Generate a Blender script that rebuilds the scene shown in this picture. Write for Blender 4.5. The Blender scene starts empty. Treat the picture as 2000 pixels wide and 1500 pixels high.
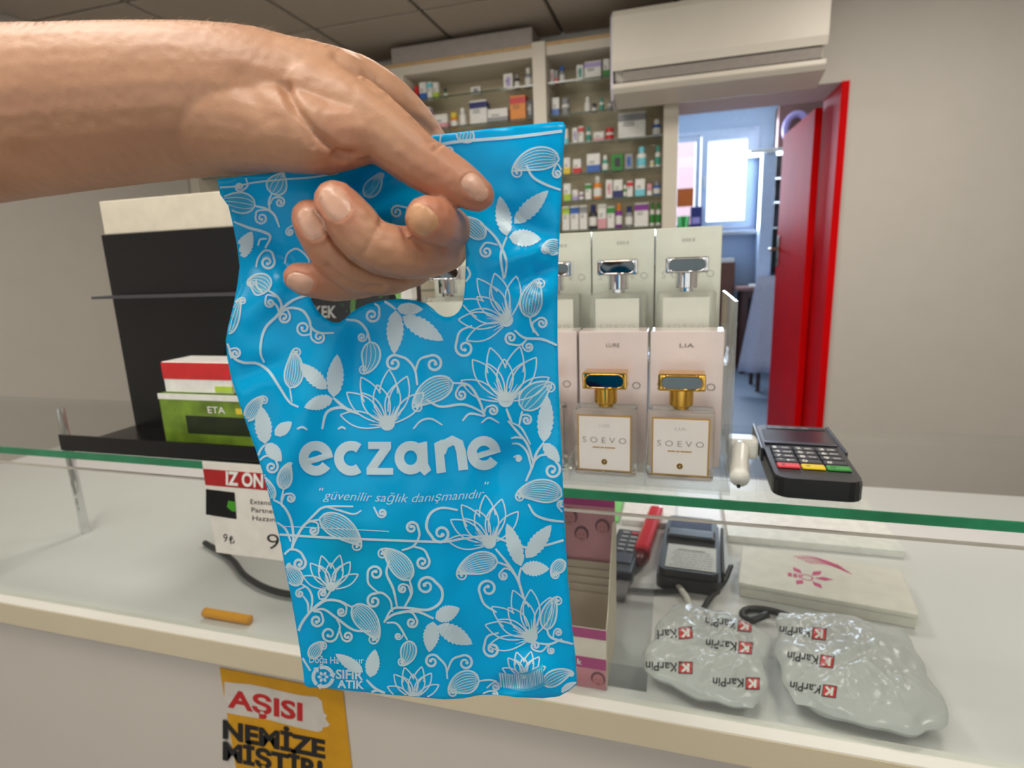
import bpy, bmesh, math, random
from mathutils import Vector, Matrix, noise
from mathutils.bvhtree import BVHTree
from mathutils.geometry import delaunay_2d_cdt, tessellate_polygon
random.seed(7)
SC = bpy.context.scene
COL = SC.collection
PI = math.pi

# ------------------------------------------------------------------ camera
F = 1120.0                                   # focal length in pixels of the 2000 x 1500 frame
YAW, PITCH, ROLL = math.radians(16.5), math.radians(-12), math.radians(2.2)
C = Vector((0, 0, 1.35))
FW = Vector((-math.sin(YAW) * math.cos(PITCH), math.cos(YAW) * math.cos(PITCH), math.sin(PITCH)))
_r = FW.cross(Vector((0, 0, 1))).normalized()
_u = _r.cross(FW)
RT = _r * math.cos(ROLL) - _u * math.sin(ROLL)
UP = _u * math.cos(ROLL) + _r * math.sin(ROLL)
cd = bpy.data.cameras.new('camera')
cd.sensor_fit = 'HORIZONTAL'; cd.sensor_width = 36.0; cd.lens = 36.0 * F / 2000.0
cd.clip_start = 0.02; cd.clip_end = 60
cd.dof.use_dof = True; cd.dof.focus_distance = 0.36; cd.dof.aperture_fstop = 9.5
cam = bpy.data.objects.new('camera', cd); COL.objects.link(cam)
cam.matrix_world = Matrix(((RT.x, UP.x, -FW.x, C.x), (RT.y, UP.y, -FW.y, C.y), (RT.z, UP.z, -FW.z, C.z), (0, 0, 0, 1)))
SC.camera = cam
def ray(x, y): return FW + RT * ((x - 1000) / F) - UP * ((y - 750) / F)
def at(x, y, d): return C + ray(x, y) * d
def onZ(x, y, z): r = ray(x, y); return C + r * ((z - C.z) / r.z)
def onY(x, y, Y): r = ray(x, y); return C + r * ((Y - C.y) / r.y)
def proj(p):
    d = p - C; z = d.dot(FW)
    return 1000 + F * d.dot(RT) / z, 750 - F * d.dot(UP) / z, z

# ------------------------------------------------------------------ world, lights, exposure
SC.view_settings.view_transform = 'Standard'; SC.view_settings.look = 'None'
SC.view_settings.gamma = 1.0; SC.view_settings.use_curve_mapping = False
SC.view_settings.exposure = 0.12
W = bpy.data.worlds.new('daylight'); SC.world = W; W.use_nodes = True
bg = W.node_tree.nodes['Background']; bg.inputs[0].default_value = (0.90, 0.95, 1.0, 1); bg.inputs[1].default_value = 2.4
def area(name, loc, rot, sx, sy, power, col):
    l = bpy.data.lights.new(name, 'AREA'); l.shape = 'RECTANGLE'; l.size = sx; l.size_y = sy; l.energy = power; l.color = col
    o = bpy.data.objects.new(name, l); COL.objects.link(o); o.location = loc; o.rotation_euler = rot
    return o
LAMPS = []
# shop front daylight behind the photographer, unseen ceiling panels placed to shape the shading, daylight at the window of the back room
area('shopfront_daylight', (-0.6, -2.35, 1.45), (math.radians(90), 0, 0), 4.6, 2.1, 4, (1.0, 0.96, 0.90))
for i, (x, y, p) in enumerate(((-0.3675, -0.28, 10), (-0.9925, 0.32, 9), (0.8825, -0.28, 12), (-1.6175, -0.88, 6), (-0.9925, 2.12, 14), (0.8825, 2.12, 13))):
    LAMPS.append((x, y)); area('ceiling_panel_light', (x, y, 2.604), (0, 0, 0), 0.56, 0.56, p, (1.0, 0.93, 0.83))
area('back_room_daylight', (0.50, 7.45, 2.2), (math.radians(-90), 0, 0), 1.6, 1.2, 95, (0.70, 0.84, 1.0))

# ------------------------------------------------------------------ materials
def lin(c): return tuple(((v / 255) / 12.92 if v / 255 <= 0.04045 else ((v / 255 + 0.055) / 1.055) ** 2.4) for v in c) + (1,)
MATS = {}
def mat(name, rgb, rough=0.5, metal=0.0, var=0.06, scale=40.0, bump=0.0, bscale=200.0, **kw):
    if name in MATS: return MATS[name]
    m = bpy.data.materials.new(name); m.use_nodes = True; MATS[name] = m
    nt = m.node_tree; b = nt.nodes['Principled BSDF']
    base = lin(rgb)
    b.inputs['Roughness'].default_value = rough; b.inputs['Metallic'].default_value = metal
    tc = nt.nodes.new('ShaderNodeTexCoord')
    n = nt.nodes.new('ShaderNodeTexNoise'); n.inputs['Scale'].default_value = scale; n.inputs['Detail'].default_value = 4
    nt.links.new(tc.outputs['Object'], n.inputs['Vector'])
    r = nt.nodes.new('ShaderNodeValToRGB')
    r.color_ramp.elements[0].position = 0.3; r.color_ramp.elements[1].position = 0.7
    r.color_ramp.elements[0].color = tuple(min(1, v * (1 - var)) for v in base[:3]) + (1,)
    r.color_ramp.elements[1].color = tuple(min(1, v * (1 + var)) for v in base[:3]) + (1,)
    nt.links.new(n.outputs['Fac'], r.inputs['Fac']); nt.links.new(r.outputs['Color'], b.inputs['Base Color'])
    if bump:
        n2 = nt.nodes.new('ShaderNodeTexNoise'); n2.inputs['Scale'].default_value = bscale; n2.inputs['Detail'].default_value = 5
        nt.links.new(tc.outputs['Object'], n2.inputs['Vector'])
        bp = nt.nodes.new('ShaderNodeBump'); bp.inputs['Strength'].default_value = bump; bp.inputs['Distance'].default_value = 0.002
        nt.links.new(n2.outputs['Fac'], bp.inputs['Height']); nt.links.new(bp.outputs['Normal'], b.inputs['Normal'])
    for k, v in kw.items(): b.inputs[k.replace('_', ' ')].default_value = v
    return m
def thin_glass(name, tint, refl=0.12, body=0.0):
    m = bpy.data.materials.new(name); m.use_nodes = True; nt = m.node_tree; MATS[name] = m
    out = nt.nodes['Material Output']; nt.nodes.remove(nt.nodes['Principled BSDF'])
    t = nt.nodes.new('ShaderNodeBsdfTransparent'); t.inputs[0].default_value = tint
    g = nt.nodes.new('ShaderNodeBsdfGlossy'); g.inputs['Roughness'].default_value = 0.03
    lf = nt.nodes.new('ShaderNodeLayerWeight'); lf.inputs[0].default_value = 0.5
    pw = nt.nodes.new('ShaderNodeMath'); pw.operation = 'POWER'; pw.inputs[1].default_value = 4.0
    ma = nt.nodes.new('ShaderNodeMath'); ma.operation = 'MULTIPLY_ADD'; ma.inputs[1].default_value = 0.7; ma.inputs[2].default_value = 0.035
    nt.links.new(lf.outputs['Facing'], pw.inputs[0]); nt.links.new(pw.outputs[0], ma.inputs[0]); lw = ma
    mx = nt.nodes.new('ShaderNodeMixShader')
    nt.links.new(lw.outputs[0], mx.inputs[0]); nt.links.new(t.outputs[0], mx.inputs[1]); nt.links.new(g.outputs[0], mx.inputs[2])
    last = mx
    if body:
        d = nt.nodes.new('ShaderNodeBsdfDiffuse'); d.inputs[0].default_value = (0.8, 0.82, 0.82, 1)
        m2 = nt.nodes.new('ShaderNodeMixShader'); m2.inputs[0].default_value = body
        nt.links.new(mx.outputs[0], m2.inputs[1]); nt.links.new(d.outputs[0], m2.inputs[2]); last = m2
    nt.links.new(last.outputs[0], out.inputs[0])
    return m
def film(name, rgb, transp, transl, rough=0.28):
    m = mat(name, rgb, rough, var=0.05, scale=18, bump=0.10, bscale=130)
    nt = m.node_tree; out = nt.nodes['Material Output']; b = nt.nodes['Principled BSDF']
    tl = nt.nodes.new('ShaderNodeBsdfTranslucent'); tl.inputs[0].default_value = lin(rgb)
    tp = nt.nodes.new('ShaderNodeBsdfTransparent'); tp.inputs[0].default_value = lin(tuple(min(255, c + 60) for c in rgb))
    a = nt.nodes.new('ShaderNodeMixShader'); a.inputs[0].default_value = transl
    c = nt.nodes.new('ShaderNodeMixShader'); c.inputs[0].default_value = transp
    nt.links.new(b.outputs[0], a.inputs[1]); nt.links.new(tl.outputs[0], a.inputs[2])
    nt.links.new(a.outputs[0], c.inputs[1]); nt.links.new(tp.outputs[0], c.inputs[2]); nt.links.new(c.outputs[0], out.inputs[0])
    return m
def emit(name, rgb, s):
    m = bpy.data.materials.new(name); m.use_nodes = True; MATS[name] = m
    b = m.node_tree.nodes['Principled BSDF']; b.inputs['Base Color'].default_value = lin(rgb)
    b.inputs['Emission Color'].default_value = lin(rgb); b.inputs['Emission Strength'].default_value = s
    return m
white = mat('white_lacquer', (226, 224, 218), 0.35, var=0.015, scale=7)
black = mat('black_plastic', (20, 20, 23), 0.35)
ink = mat('black_ink', (24, 24, 26), 0.6)
chrome = mat('chrome', (225, 225, 228), 0.06, 1.0, var=0.01)
gold = mat('gold_metal', (226, 178, 84), 0.10, 1.0, var=0.02)
GLASS = thin_glass('clear_glass', (0.96, 0.98, 0.97, 1))
ACRYL = thin_glass('clear_acrylic', (0.95, 0.96, 0.96, 1), body=0.10)
GREEN_EDGE = mat('green_glass_edge', (38, 128, 88), 0.08, var=0.25, scale=14, Specular_IOR_Level=0.7)
BOTTLE = mat('bottle_glass', (254, 254, 250), 0.0, var=0.0, Transmission_Weight=0.92, IOR=1.45)

# ------------------------------------------------------------------ mesh helpers
def obj(name, bm, m, parent=None, smooth=False):
    me = bpy.data.meshes.new(name); bmesh.ops.recalc_face_normals(bm, faces=bm.faces[:]); bm.to_mesh(me); bm.free()
    if smooth:
        for p in me.polygons: p.use_smooth = True
    for x in (m if isinstance(m, (list, tuple)) else [m]): me.materials.append(x)
    o = bpy.data.objects.new(name, me); COL.objects.link(o); o.parent = parent
    return o
def pyobj(name, vs, fs, m, parent=None, smooth=False):
    me = bpy.data.meshes.new(name); me.from_pydata([tuple(v) for v in vs], [], fs); me.update()
    if smooth:
        for p in me.polygons: p.use_smooth = True
    me.materials.append(m); o = bpy.data.objects.new(name, me); COL.objects.link(o); o.parent = parent
    return o
def tag(o, label, cat, group=None):
    o['label'] = label; o['category'] = cat
    if group: o['group'] = group
    return o
def struct(o): o['kind'] = 'structure'; return o
def thing(name, label, cat, loc=(0, 0, 0), rz=0, group=None):
    e = bpy.data.objects.new(name, None); COL.objects.link(e); e.location = loc; e.rotation_euler = (0, 0, rz)
    e.empty_display_size = 0.02
    return tag(e, label, cat, group)
def box(bm, x0, x1, y0, y1, z0, z1, bev=0.0, seg=2, M=None):
    r = bmesh.ops.create_cube(bm, size=1)
    vs = r['verts']
    for v in vs: v.co = Vector(((x0 + x1) / 2 + v.co.x * (x1 - x0), (y0 + y1) / 2 + v.co.y * (y1 - y0), (z0 + z1) / 2 + v.co.z * (z1 - z0)))
    if bev:
        es = list({e for v in vs for e in v.link_edges})
        g = bmesh.ops.bevel(bm, geom=es, offset=bev, segments=seg, affect='EDGES', profile=0.6)
        vs = list({v for v in g['verts']} | {v for v in vs if v.is_valid})
    if M is not None:
        for v in vs: v.co = M @ v.co
    return vs
def bx(x0, x1, y0, y1, z0, z1, bev=0.0, seg=2, M=None):
    bm = bmesh.new(); box(bm, x0, x1, y0, y1, z0, z1, bev, seg, M); return bm
def lathe(bm, prof, n=20, M=None):
    rings = []
    for r, z in prof:
        ring = [bm.verts.new((r * math.cos(2 * PI * i / n), r * math.sin(2 * PI * i / n), z)) for i in range(n)]
        rings.append(ring)
    for a, b in zip(rings, rings[1:]):
        for i in range(n): bm.faces.new((a[i], a[(i + 1) % n], b[(i + 1) % n], b[i]))
    bm.faces.new(rings[0][::-1]); bm.faces.new(rings[-1])
    if M is not None:
        for ring in rings:
            for v in ring: v.co = M @ v.co
    return bm
def catmull(pts, step):
    pts = [Vector(p) for p in pts]
    if len(pts) < 3: 
        n = max(2, int((pts[1] - pts[0]).length / step)); return [pts[0].lerp(pts[1], i / n) for i in range(n + 1)]
    P = [pts[0] * 2 - pts[1]] + pts + [pts[-1] * 2 - pts[-2]]
    out = []
    for i in range(1, len(P) - 2):
        a, b, c, d = P[i - 1:i + 3]
        n = max(2, int((c - b).length / step))
        for k in range(n):
            t = k / n
            out.append(0.5 * ((2 * b) + (c - a) * t + (2 * a - 5 * b + 4 * c - d) * t * t + (3 * b - a - 3 * c + d) * t ** 3))
    out.append(pts[-1]); return out
def tube(bm, pts, r, n=8, step=0.006):
    P = catmull(pts, step); rings = []; side = Vector((0.3, 0.5, 0.8))
    for i, p in enumerate(P):
        t = (P[min(i + 1, len(P) - 1)] - P[max(i - 1, 0)]).normalized()
        a = t.cross(side); a = (a if a.length > 1e-4 else t.orthogonal()).normalized(); b = t.cross(a)
        side = b.cross(t) if False else side
        rings.append([bm.verts.new(p + (a * math.cos(2 * PI * k / n) + b * math.sin(2 * PI * k / n)) * r) for k in range(n)])
    for u, v in zip(rings, rings[1:]):
        for k in range(n): bm.faces.new((u[k], u[(k + 1) % n], v[(k + 1) % n], v[k]))
    bm.faces.new(rings[0][::-1]); bm.faces.new(rings[-1]); return bm
def prism(pts, y0, y1):                       # polygon in X/Z, pulled along Y
    bm = bmesh.new()
    a = [bm.verts.new((x, y0, z)) for x, z in pts]; b = [bm.verts.new((x, y1, z)) for x, z in pts]
    n = len(pts); bm.faces.new(a); bm.faces.new(b[::-1])
    for i in range(n): bm.faces.new((a[i], b[i], b[(i + 1) % n], a[(i + 1) % n]))
    return bm

# 2-D print shapes: list of (points2d, faces)
class Ink:
    def __init__(s): s.v = []; s.f = []
    def add(s, v, f):
        k = len(s.v); s.v += [Vector((p[0], p[1])) for p in v]; s.f += [tuple(i + k for i in q) for q in f]
    def poly(s, pts):
        t = tessellate_polygon([[Vector((p[0], p[1], 0)) for p in pts]]); s.add(pts, [tuple(q) for q in t])
    def stroke(s, pts, w, taper=None):
        n = len(pts); v = []
        for i, p in enumerate(pts):
            a, b = pts[max(i - 1, 0)], pts[min(i + 1, n - 1)]
            t = Vector((b[0] - a[0], b[1] - a[1])); t = t.normalized() if t.length else Vector((1, 0))
            k = w if taper is None else w * taper(i / (n - 1))
            nn = Vector((-t.y, t.x)) * k / 2; p = Vector((p[0], p[1])); v += [p - nn, p + nn]
        s.add(v, [(2 * i, 2 * i + 1, 2 * i + 3, 2 * i + 2) for i in range(n - 1)])
    def spline(s, pts, w, step=3.0, taper=None): s.stroke(catmull([Vector(p) for p in pts], step), w, taper)
    def grid(s, x0, y0, x1, y1, n=6):
        s.add([(x0 + (x1 - x0) * i / n, y0 + (y1 - y0) * j / n) for i in range(n + 1) for j in range(n + 1)], [(i * (n + 1) + j, i * (n + 1) + j + 1, (i + 1) * (n + 1) + j + 1, (i + 1) * (n + 1) + j) for i in range(n) for j in range(n)])
    def ring(s, x, y, rx, ry, w, n=24, a0=0, a1=2 * PI):
        s.stroke([(x + rx * math.cos(a0 + (a1 - a0) * i / n), y + ry * math.sin(a0 + (a1 - a0) * i / n)) for i in range(n + 1)], w)
    def disc(s, x, y, rx, ry=None, n=14):
        ry = ry or rx; s.poly([(x + rx * math.cos(2 * PI * i / n), y + ry * math.sin(2 * PI * i / n)) for i in range(n)])
    def xf(s, fn): s.v = [Vector(fn(p)) for p in s.v]; return s
def text2d(body, bold=0.0, shear=0.0, spacing=1.0):
    c = bpy.data.curves.new('lettering', 'FONT'); c.body = body; c.offset = bold; c.shear = shear; c.space_character = spacing
    c.resolution_u = 3
    o = bpy.data.objects.new('lettering', c); COL.objects.link(o); bpy.context.view_layer.update()
    me = bpy.data.meshes.new_from_object(o.evaluated_get(bpy.context.evaluated_depsgraph_get()))
    v = [(q.co.x, q.co.y) for q in me.vertices]; f = [tuple(p.vertices) for p in me.polygons]
    bpy.data.objects.remove(o); bpy.data.curves.remove(c); bpy.data.meshes.remove(me)
    return v, f
def ink_text(body, x0, x1, ybase, cap, bold=0.02, shear=0.0, spacing=1.0, ydown=True, flip=False, slope=0.0):
    """lettering between x0 and x1 with cap height cap; capital height in the font is about 0.69"""
    v, f = text2d(body, bold, shear, spacing)
    a, b = min(p[0] for p in v), max(p[0] for p in v)
    k = Ink(); sx = (x1 - x0) / (b - a); sy = cap / 0.69
    s = -1 if ydown else 1
    k.add([(x0 + (p[0] - a) * sx, ybase + s * p[1] * sy + slope * (p[0] - a) * sx) for p in v], f)
    if flip:
        cx, cy = (x0 + x1) / 2, ybase + s * cap / 2
        k.xf(lambda p: (2 * cx - p.x, 2 * cy - p.y))
    return k
def print_on(name, k, fn, m, parent):          # fn maps a 2-D point to 3-D on the surface
    return pyobj(name, [fn(p) for p in k.v], k.f, m, parent)

# ================================================================== THE SETTING
wallm = mat('wall_paint', (214, 209, 202), 0.8, var=0.015, scale=8, bump=0.1, bscale=300)
daylit_wall = mat('back_room_daylight_tint', (176, 196, 222), 0.8, bump=0.1, bscale=200)  # bluish cast of the daylight is put into the wall colour
ceilm = mat('ceiling_tile_board', (186, 174, 160), 0.9, var=0.04, bump=0.25, bscale=400)
railm = mat('ceiling_rail', (96, 90, 84), 0.6)
floorm = mat('floor_tile', (150, 150, 150), 0.45, var=0.08, scale=6)
bfloorm = mat('back_room_floor', (118, 132, 150), 0.5, var=0.08, scale=3)
CZ = 2.62
fl = struct(obj('floor', bx(-3.2, 2.6, -2.5, 3.60, -0.05, 0.0), floorm))
struct(obj('floor_back_room', bx(-1.2, 2.6, 3.602, 7.7, -0.05, -0.001), bfloorm))
# suspended ceiling: rails with separate tiles lying on them
cl = struct(obj('ceiling', bx(-3.2, 2.6, -2.5, 3.62, CZ + 0.02, CZ + 0.06), railm))
TX, TY = 0.625, 0.60
x0t = -1.93 - TX * 2; tile_mesh = None
for i in range(10):
    for j in range(10):
        xa = x0t + i * TX; ya = 3.02 + TY - j * TY
        xb, yb = xa + TX, ya - TY
        xa_, xb_ = max(xa, -3.19), min(xb, 2.59); ya_, yb_ = min(ya, 3.61), max(yb, -2.49)
        if xb_ - xa_ < 0.08 or ya_ - yb_ < 0.05: continue
        obj('ceiling_tile', bx(xa_ + 0.010, xb_ - 0.010, yb_ + 0.010, ya_ - 0.010, CZ, CZ + 0.022, 0.004, 1), ceilm, cl)
diffm = emit('lamp_diffuser', (255, 244, 226), 1.2)
for lx, ly in LAMPS:
    t = thing('unseen_ceiling_lamp', 'unseen square white ceiling lamp placed to shape the shading', 'lamp', (lx, ly, 2.607), 0, 'ceiling lamps')
    obj('frame', bx(-0.29, 0.29, -0.29, 0.29, 0.005, 0.0125), white, t); obj('diffuser', bx(-0.27, 0.27, -0.27, 0.27, 0.0, 0.0048), diffm, t)
struct(obj('wall_left', bx(-3.3, -3.2, -2.5, 3.7, 0, CZ + 0.06), wallm))
struct(obj('wall_right', bx(2.6, 2.7, -2.5, 7.8, 0, 3.1), wallm))
# wall with the doorway to the back room (opening from the shelf post to X = 0.66)
wb = bmesh.new(); box(wb, -3.2, -0.03, 3.63, 3.70, 0, CZ + 0.3); box(wb, -0.03, 0.76, 3.34, 3.70, 2.14, CZ + 0.3); box(wb, 0.76, 2.6, 3.34, 3.70, 0, CZ + 0.3)
struct(obj('wall_back', wb, wallm))
struct(obj('trim_1', bx(0.725, 0.76, 3.325, 3.715, 0, 2.14, 0.003), mat('red_door_paint', (222, 6, 12), 0.5, var=0.08, scale=5, Specular_IOR_Level=0.05)))
# front wall behind the photographer, with the shop window opening
fb = bmesh.new(); box(fb, -3.2, 2.6, -2.6, -2.5, 2.5, CZ + .06); box(fb, -3.2, 2.6, -2.6, -2.5, 0, 0.4); box(fb, -3.2, -2.9, -2.6, -2.5, 0.4, 2.5); box(fb, 1.7, 2.6, -2.6, -2.5, 0.4, 2.5)
struct(obj('wall_front', fb, wallm))
sw = struct(bpy.data.objects.new('window_2', None)); COL.objects.link(sw)
obj('daylight_dimming_pane', bx(-2.9, 1.7, -2.556, -2.55, 0.4, 2.5), thin_glass('daylight_dimming_glass', (0.62, 0.61, 0.58, 1)), sw)  # unseen tinted pane added to dim the daylight entering from the shop front
# back room shell
WY = 7.6
g_tl, g_br = onY(1387, 272, WY), onY(1458, 432, WY)
gl, gr, gt, gb = 0.297, 0.735, 2.672, 1.735
bl = -0.55
rb = bmesh.new()
box(rb, -1.2, bl, WY, WY + .2, 0, 3.1); box(rb, gr + 0.10, 2.6, WY, WY + .2, 0, 3.1)
box(rb, bl, gr + 0.10, WY, WY + .2, 0, gb - 0.12); box(rb, bl, gr + 0.10, WY, WY + .2, gt + 0.10, 3.1)
struct(obj('wall_back_room', rb, daylit_wall))
struct(obj('wall_back_room_side', bx(-1.3, -1.2, 3.7, WY + .2, 0, 3.1), daylit_wall))
struct(obj('ceiling_back_room', bx(-1.2, 2.6, 3.7, WY + .2, 3.1, 3.15), wallm))
upvc = mat('window_frame_plastic', (196, 212, 236), 0.35)
wnd = struct(bpy.data.objects.new('window_1', None)); COL.objects.link(wnd); wnd.location = (0, 0, 0)
def frame_rect(name, x0, x1, z0, z1, t, y0, y1, par):
    b = bmesh.new(); box(b, x0, x1, y0, y1, z1 - t, z1); box(b, x0, x1, y0, y1, z0, z0 + t); box(b, x0, x0 + t, y0, y1, z0 + t, z1 - t); box(b, x1 - t, x1, y0, y1, z0 + t, z1 - t)
    return obj(name, b, upvc, par)
frame_rect('window_frame', bl, gr + 0.10, gb - 0.12, gt + 0.10, 0.045, WY - 0.02, WY + 0.1, wnd)
sash = frame_rect('window_sash', gl - 0.085, gr + 0.055, gb - 0.07, gt + 0.05, 0.07, WY - 0.05, WY + 0.06, wnd)
frame_rect('fixed_sash', bl + 0.05, gl - 0.10, gb - 0.07, gt + 0.05, 0.05, WY - 0.02, WY + 0.06, wnd)
obj('window_handle', bx(gl - 0.06, gl - 0.035, WY - 0.09, WY - 0.05, 2.12, 2.26, 0.006), white, sash)
obj('pane', bx(gl - 0.02, gr - 0.01, WY + 0.012, WY + 0.018, gb, gt), GLASS, sash)
obj('pane', bx(bl + 0.09, gl - 0.14, WY + 0.012, WY + 0.018, gb, gt), GLASS, wnd)
obj('window_sill', bx(bl - 0.05, gr + 0.16, WY - 0.16, WY, gb - 0.17, gb - 0.125, 0.006), mat('stone_sill', (170, 172, 178), 0.5), wnd)
nb = obj('neighbouring_building', bx(-1.0, 0.16, 9.0, 9.4, -1, 4.2), mat('pink_render', (238, 196, 202), 0.9, bump=0.3, bscale=30))
tag(nb, 'pink rendered house wall outside the back room window', 'building')

# ------------------------------------------------------------------ wall shelving
SY = 3.334
sh_w = mat('shelf_board', (222, 214, 200), 0.5, var=0.015, scale=7, bump=0.05)
sh_back = mat('shelf_back_panel', (212, 198, 170), 0.6, var=0.015, scale=7)
edgem = mat('beech_edge', (206, 172, 124), 0.5, var=0.12, scale=30)
SHZ = [2.30, 2.133, 1.98, 1.820, 1.676, 1.515]
unit = thing('medicine_shelf_unit', 'tall cream wall shelving with glass shelves full of medicine packs', 'shelf unit', (-1.6, SY, 0))
def U(name, bm, m, par=unit):
    o = obj(name, bm, m, par); o.matrix_parent_inverse = Matrix.Translation((1.6, -SY, 0)) if par is unit else Matrix(); return o
U('back_panel', bx(-3.19, -0.03, 3.605, 3.625, 0.0, 2.47), sh_back)
U('top_board', bx(-3.19, -0.03, SY - 0.01, 3.60, 2.432, 2.478), sh_w)
U('top_edge', bx(-3.19, -0.03, SY - 0.012, 3.60, 2.4785, 2.496), edgem)
for x in (-3.15, -2.40, -1.60, -0.759, -0.065):
    U('upright', bx(x - 0.037, x + 0.037, SY - 0.03, 3.604, 0, 2.50 if x > -1 else 2.43, 0.003), sh_w)
U('base_cabinet', bx(-3.19, -0.03, SY - 0.05, 3.602, 0.05, 0.95, 0.004), white)
bays = [(-3.11, -2.44), (-2.36, -1.64), (-1.56, -0.797), (-0.721, -0.103)]
for k, z in enumerate(SHZ + [1.36, 1.2]):
    for a, b in bays:
        g = bx(a, b, SY + 0.005, 3.60, z - 0.007, z)
        U('glass_shelf', g, GLASS)
        U('shelf_edge', bx(a, b, SY + 0.001, SY + 0.0045, z - 0.007, z), mat('dark_glass_edge', (70, 88, 78), 0.15))
tag(obj('carton_on_top', bx(-1.645, -0.80, SY + 0.005, 3.55, 2.497, 2.588, 0.003), mat('grey_carton', (176, 168, 164), 0.6)), 'long pale grey box lying on top of the shelving', 'box')

# medicines: (shelf, bay px x0, x1, top px, kind, colour, accent)
def RB(a): return [(s, 1060 + x0 * .2667, 1060 + x1 * .2667, 60 + t * .2667, k, c, d) for s, x0, x1, t, k, c, d in a]
def LB(a): return [(s, 700 + x0 * .28, 700 + x1 * .28, 50 + t * .28, k, c, d) for s, x0, x1, t, k, c, d in a]
w_, r_, tl_, gn_, bl_, nv_, pu_, og_, ye_, gy_, lv_, cy_, dk_, lm_, pk_ = 'white', 'red', 'teal', 'green', 'blue', 'navy', 'purple', 'orange', 'yellow', 'grey', 'lavender', 'cyan', 'charcoal', 'lime', 'pink'
PAL = dict(white=(232, 232, 228), red=(206, 40, 44), teal=(60, 160, 140), green=(40, 140, 52), blue=(56, 104, 190), navy=(40, 46, 110), purple=(132, 48, 150), orange=(232, 140, 30),
           yellow=(226, 200, 60), grey=(150, 152, 156), lavender=(176, 160, 214), cyan=(120, 206, 224), charcoal=(52, 50, 58), lime=(176, 206, 70), pink=(222, 160, 170))
items = RB([(0, 50, 80, 285, 'box', w_, pk_), (0, 85, 108, 290, 'box', gy_, r_), (0, 115, 160, 255, 'bottle', gy_, bl_), (0, 245, 298, 250, 'box', w_, tl_), (0, 302, 428, 222, 'box', w_, lv_), (0, 440, 490, 205, 'box', w_, gn_),
    (1, 65, 120, 490, 'box', w_, bl_), (1, 130, 195, 490, 'jar', w_, gy_), (1, 300, 350, 480, 'bottle', w_, w_), (1, 355, 395, 530, 'jar', gy_, dk_), (1, 410, 450, 490, 'bottle', w_, tl_), (1, 470, 510, 510, 'bottle', w_, gy_), (1, 560, 620, 480, 'box', gy_, w_), (1, 660, 720, 470, 'box', w_, gy_),
    (2, 215, 255, 710, 'box', w_, lv_), (2, 258, 300, 700, 'box', w_, r_), (2, 312, 355, 700, 'bottle', w_, tl_), (2, 370, 450, 740, 'box', w_, pk_), (2, 455, 520, 710, 'jar', w_, r_), (2, 550, 755, 575, 'box', w_, gy_), (2, 800, 868, 645, 'bottle', bl_, w_), (2, 130, 185, 720, 'box', w_, cy_),
    (3, 220, 280, 940, 'box', w_, r_), (3, 320, 420, 900, 'box', w_, bl_), (3, 430, 480, 910, 'bottle', tl_, w_), (3, 500, 590, 905, 'box', gn_, dk_), (3, 600, 660, 900, 'box', gy_, bl_), (3, 685, 760, 845, 'bottle', w_, cy_), (3, 783, 818, 950, 'jar', ye_, w_), (3, 822, 866, 840, 'bottle', w_, tl_), (3, 150, 200, 930, 'box', w_, ye_),
    (4, 150, 205, 1120, 'box', w_, lm_), (4, 215, 257, 1165, 'box', w_, lv_), (4, 260, 300, 1180, 'jar', pu_, w_), (4, 310, 355, 1120, 'box', w_, gn_), (4, 365, 430, 1065, 'bottle', og_, w_), (4, 460, 510, 1090, 'box', w_, pk_), (4, 515, 585, 1090, 'box', w_, nv_), (4, 592, 612, 1130, 'jar', gn_, w_), (4, 616, 660, 1100, 'box', w_, r_), (4, 675, 750, 1085, 'box', w_, cy_), (4, 764, 800, 1120, 'box', pk_, w_), (4, 806, 866, 1100, 'bottle', bl_, gy_),
    (5, 140, 195, 1260, 'box', w_, lm_), (5, 200, 262, 1265, 'box', w_, bl_), (5, 266, 325, 1270, 'box', w_, gy_), (5, 332, 398, 1245, 'bottle', dk_, nv_), (5, 402, 466, 1270, 'box', w_, pk_), (5, 470, 526, 1285, 'box', w_, gn_), (5, 530, 582, 1265, 'bottle', pu_, og_), (5, 600, 660, 1285, 'bottle', gy_, nv_), (5, 670, 776, 1260, 'box', w_, pu_), (5, 784, 822, 1260, 'bottle', w_, gn_), (5, 828, 868, 1260, 'bottle', w_, gn_)])
items += LB([(0, 270, 320, 430, 'box', gy_, dk_), (0, 325, 378, 440, 'box', gy_, w_), (0, 385, 414, 420, 'box', r_, dk_), (0, 420, 470, 395, 'box', w_, bl_), (0, 474, 511, 392, 'box', w_, cy_), (0, 515, 555, 395, 'box', w_, lm_), (0, 590, 614, 435, 'jar', gn_, dk_), (0, 780, 850, 425, 'box', w_, gy_), (0, 1008, 1074, 335, 'box', w_, lv_), (0, 1080, 1122, 335, 'bottle', dk_, gy_), (0, 1150, 1205, 290, 'bottle', gy_, w_),
    (1, 520, 618, 618, 'box', w_, pk_), (1, 630, 682, 605, 'jar', og_, ye_), (1, 690, 742, 572, 'bottle', w_, w_), (1, 770, 893, 520, 'box', w_, nv_), (1, 898, 1040, 578, 'box', w_, gy_), (1, 1052, 1165, 478, 'box', og_, r_), (1, 1168, 1216, 520, 'box', dk_, gy_), (1, 380, 430, 560, 'box', w_, tl_), (1, 440, 500, 570, 'box', w_, lv_)])
SHN = ['top', 'second', 'third', 'fourth', 'fifth', 'sixth']
KW = {'box': 'carton', 'bottle': 'bottle', 'jar': 'jar'}
def cm(c): return mat('pack_' + c, PAL[c], 0.42, var=0.08, scale=60)
seen = {}
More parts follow.
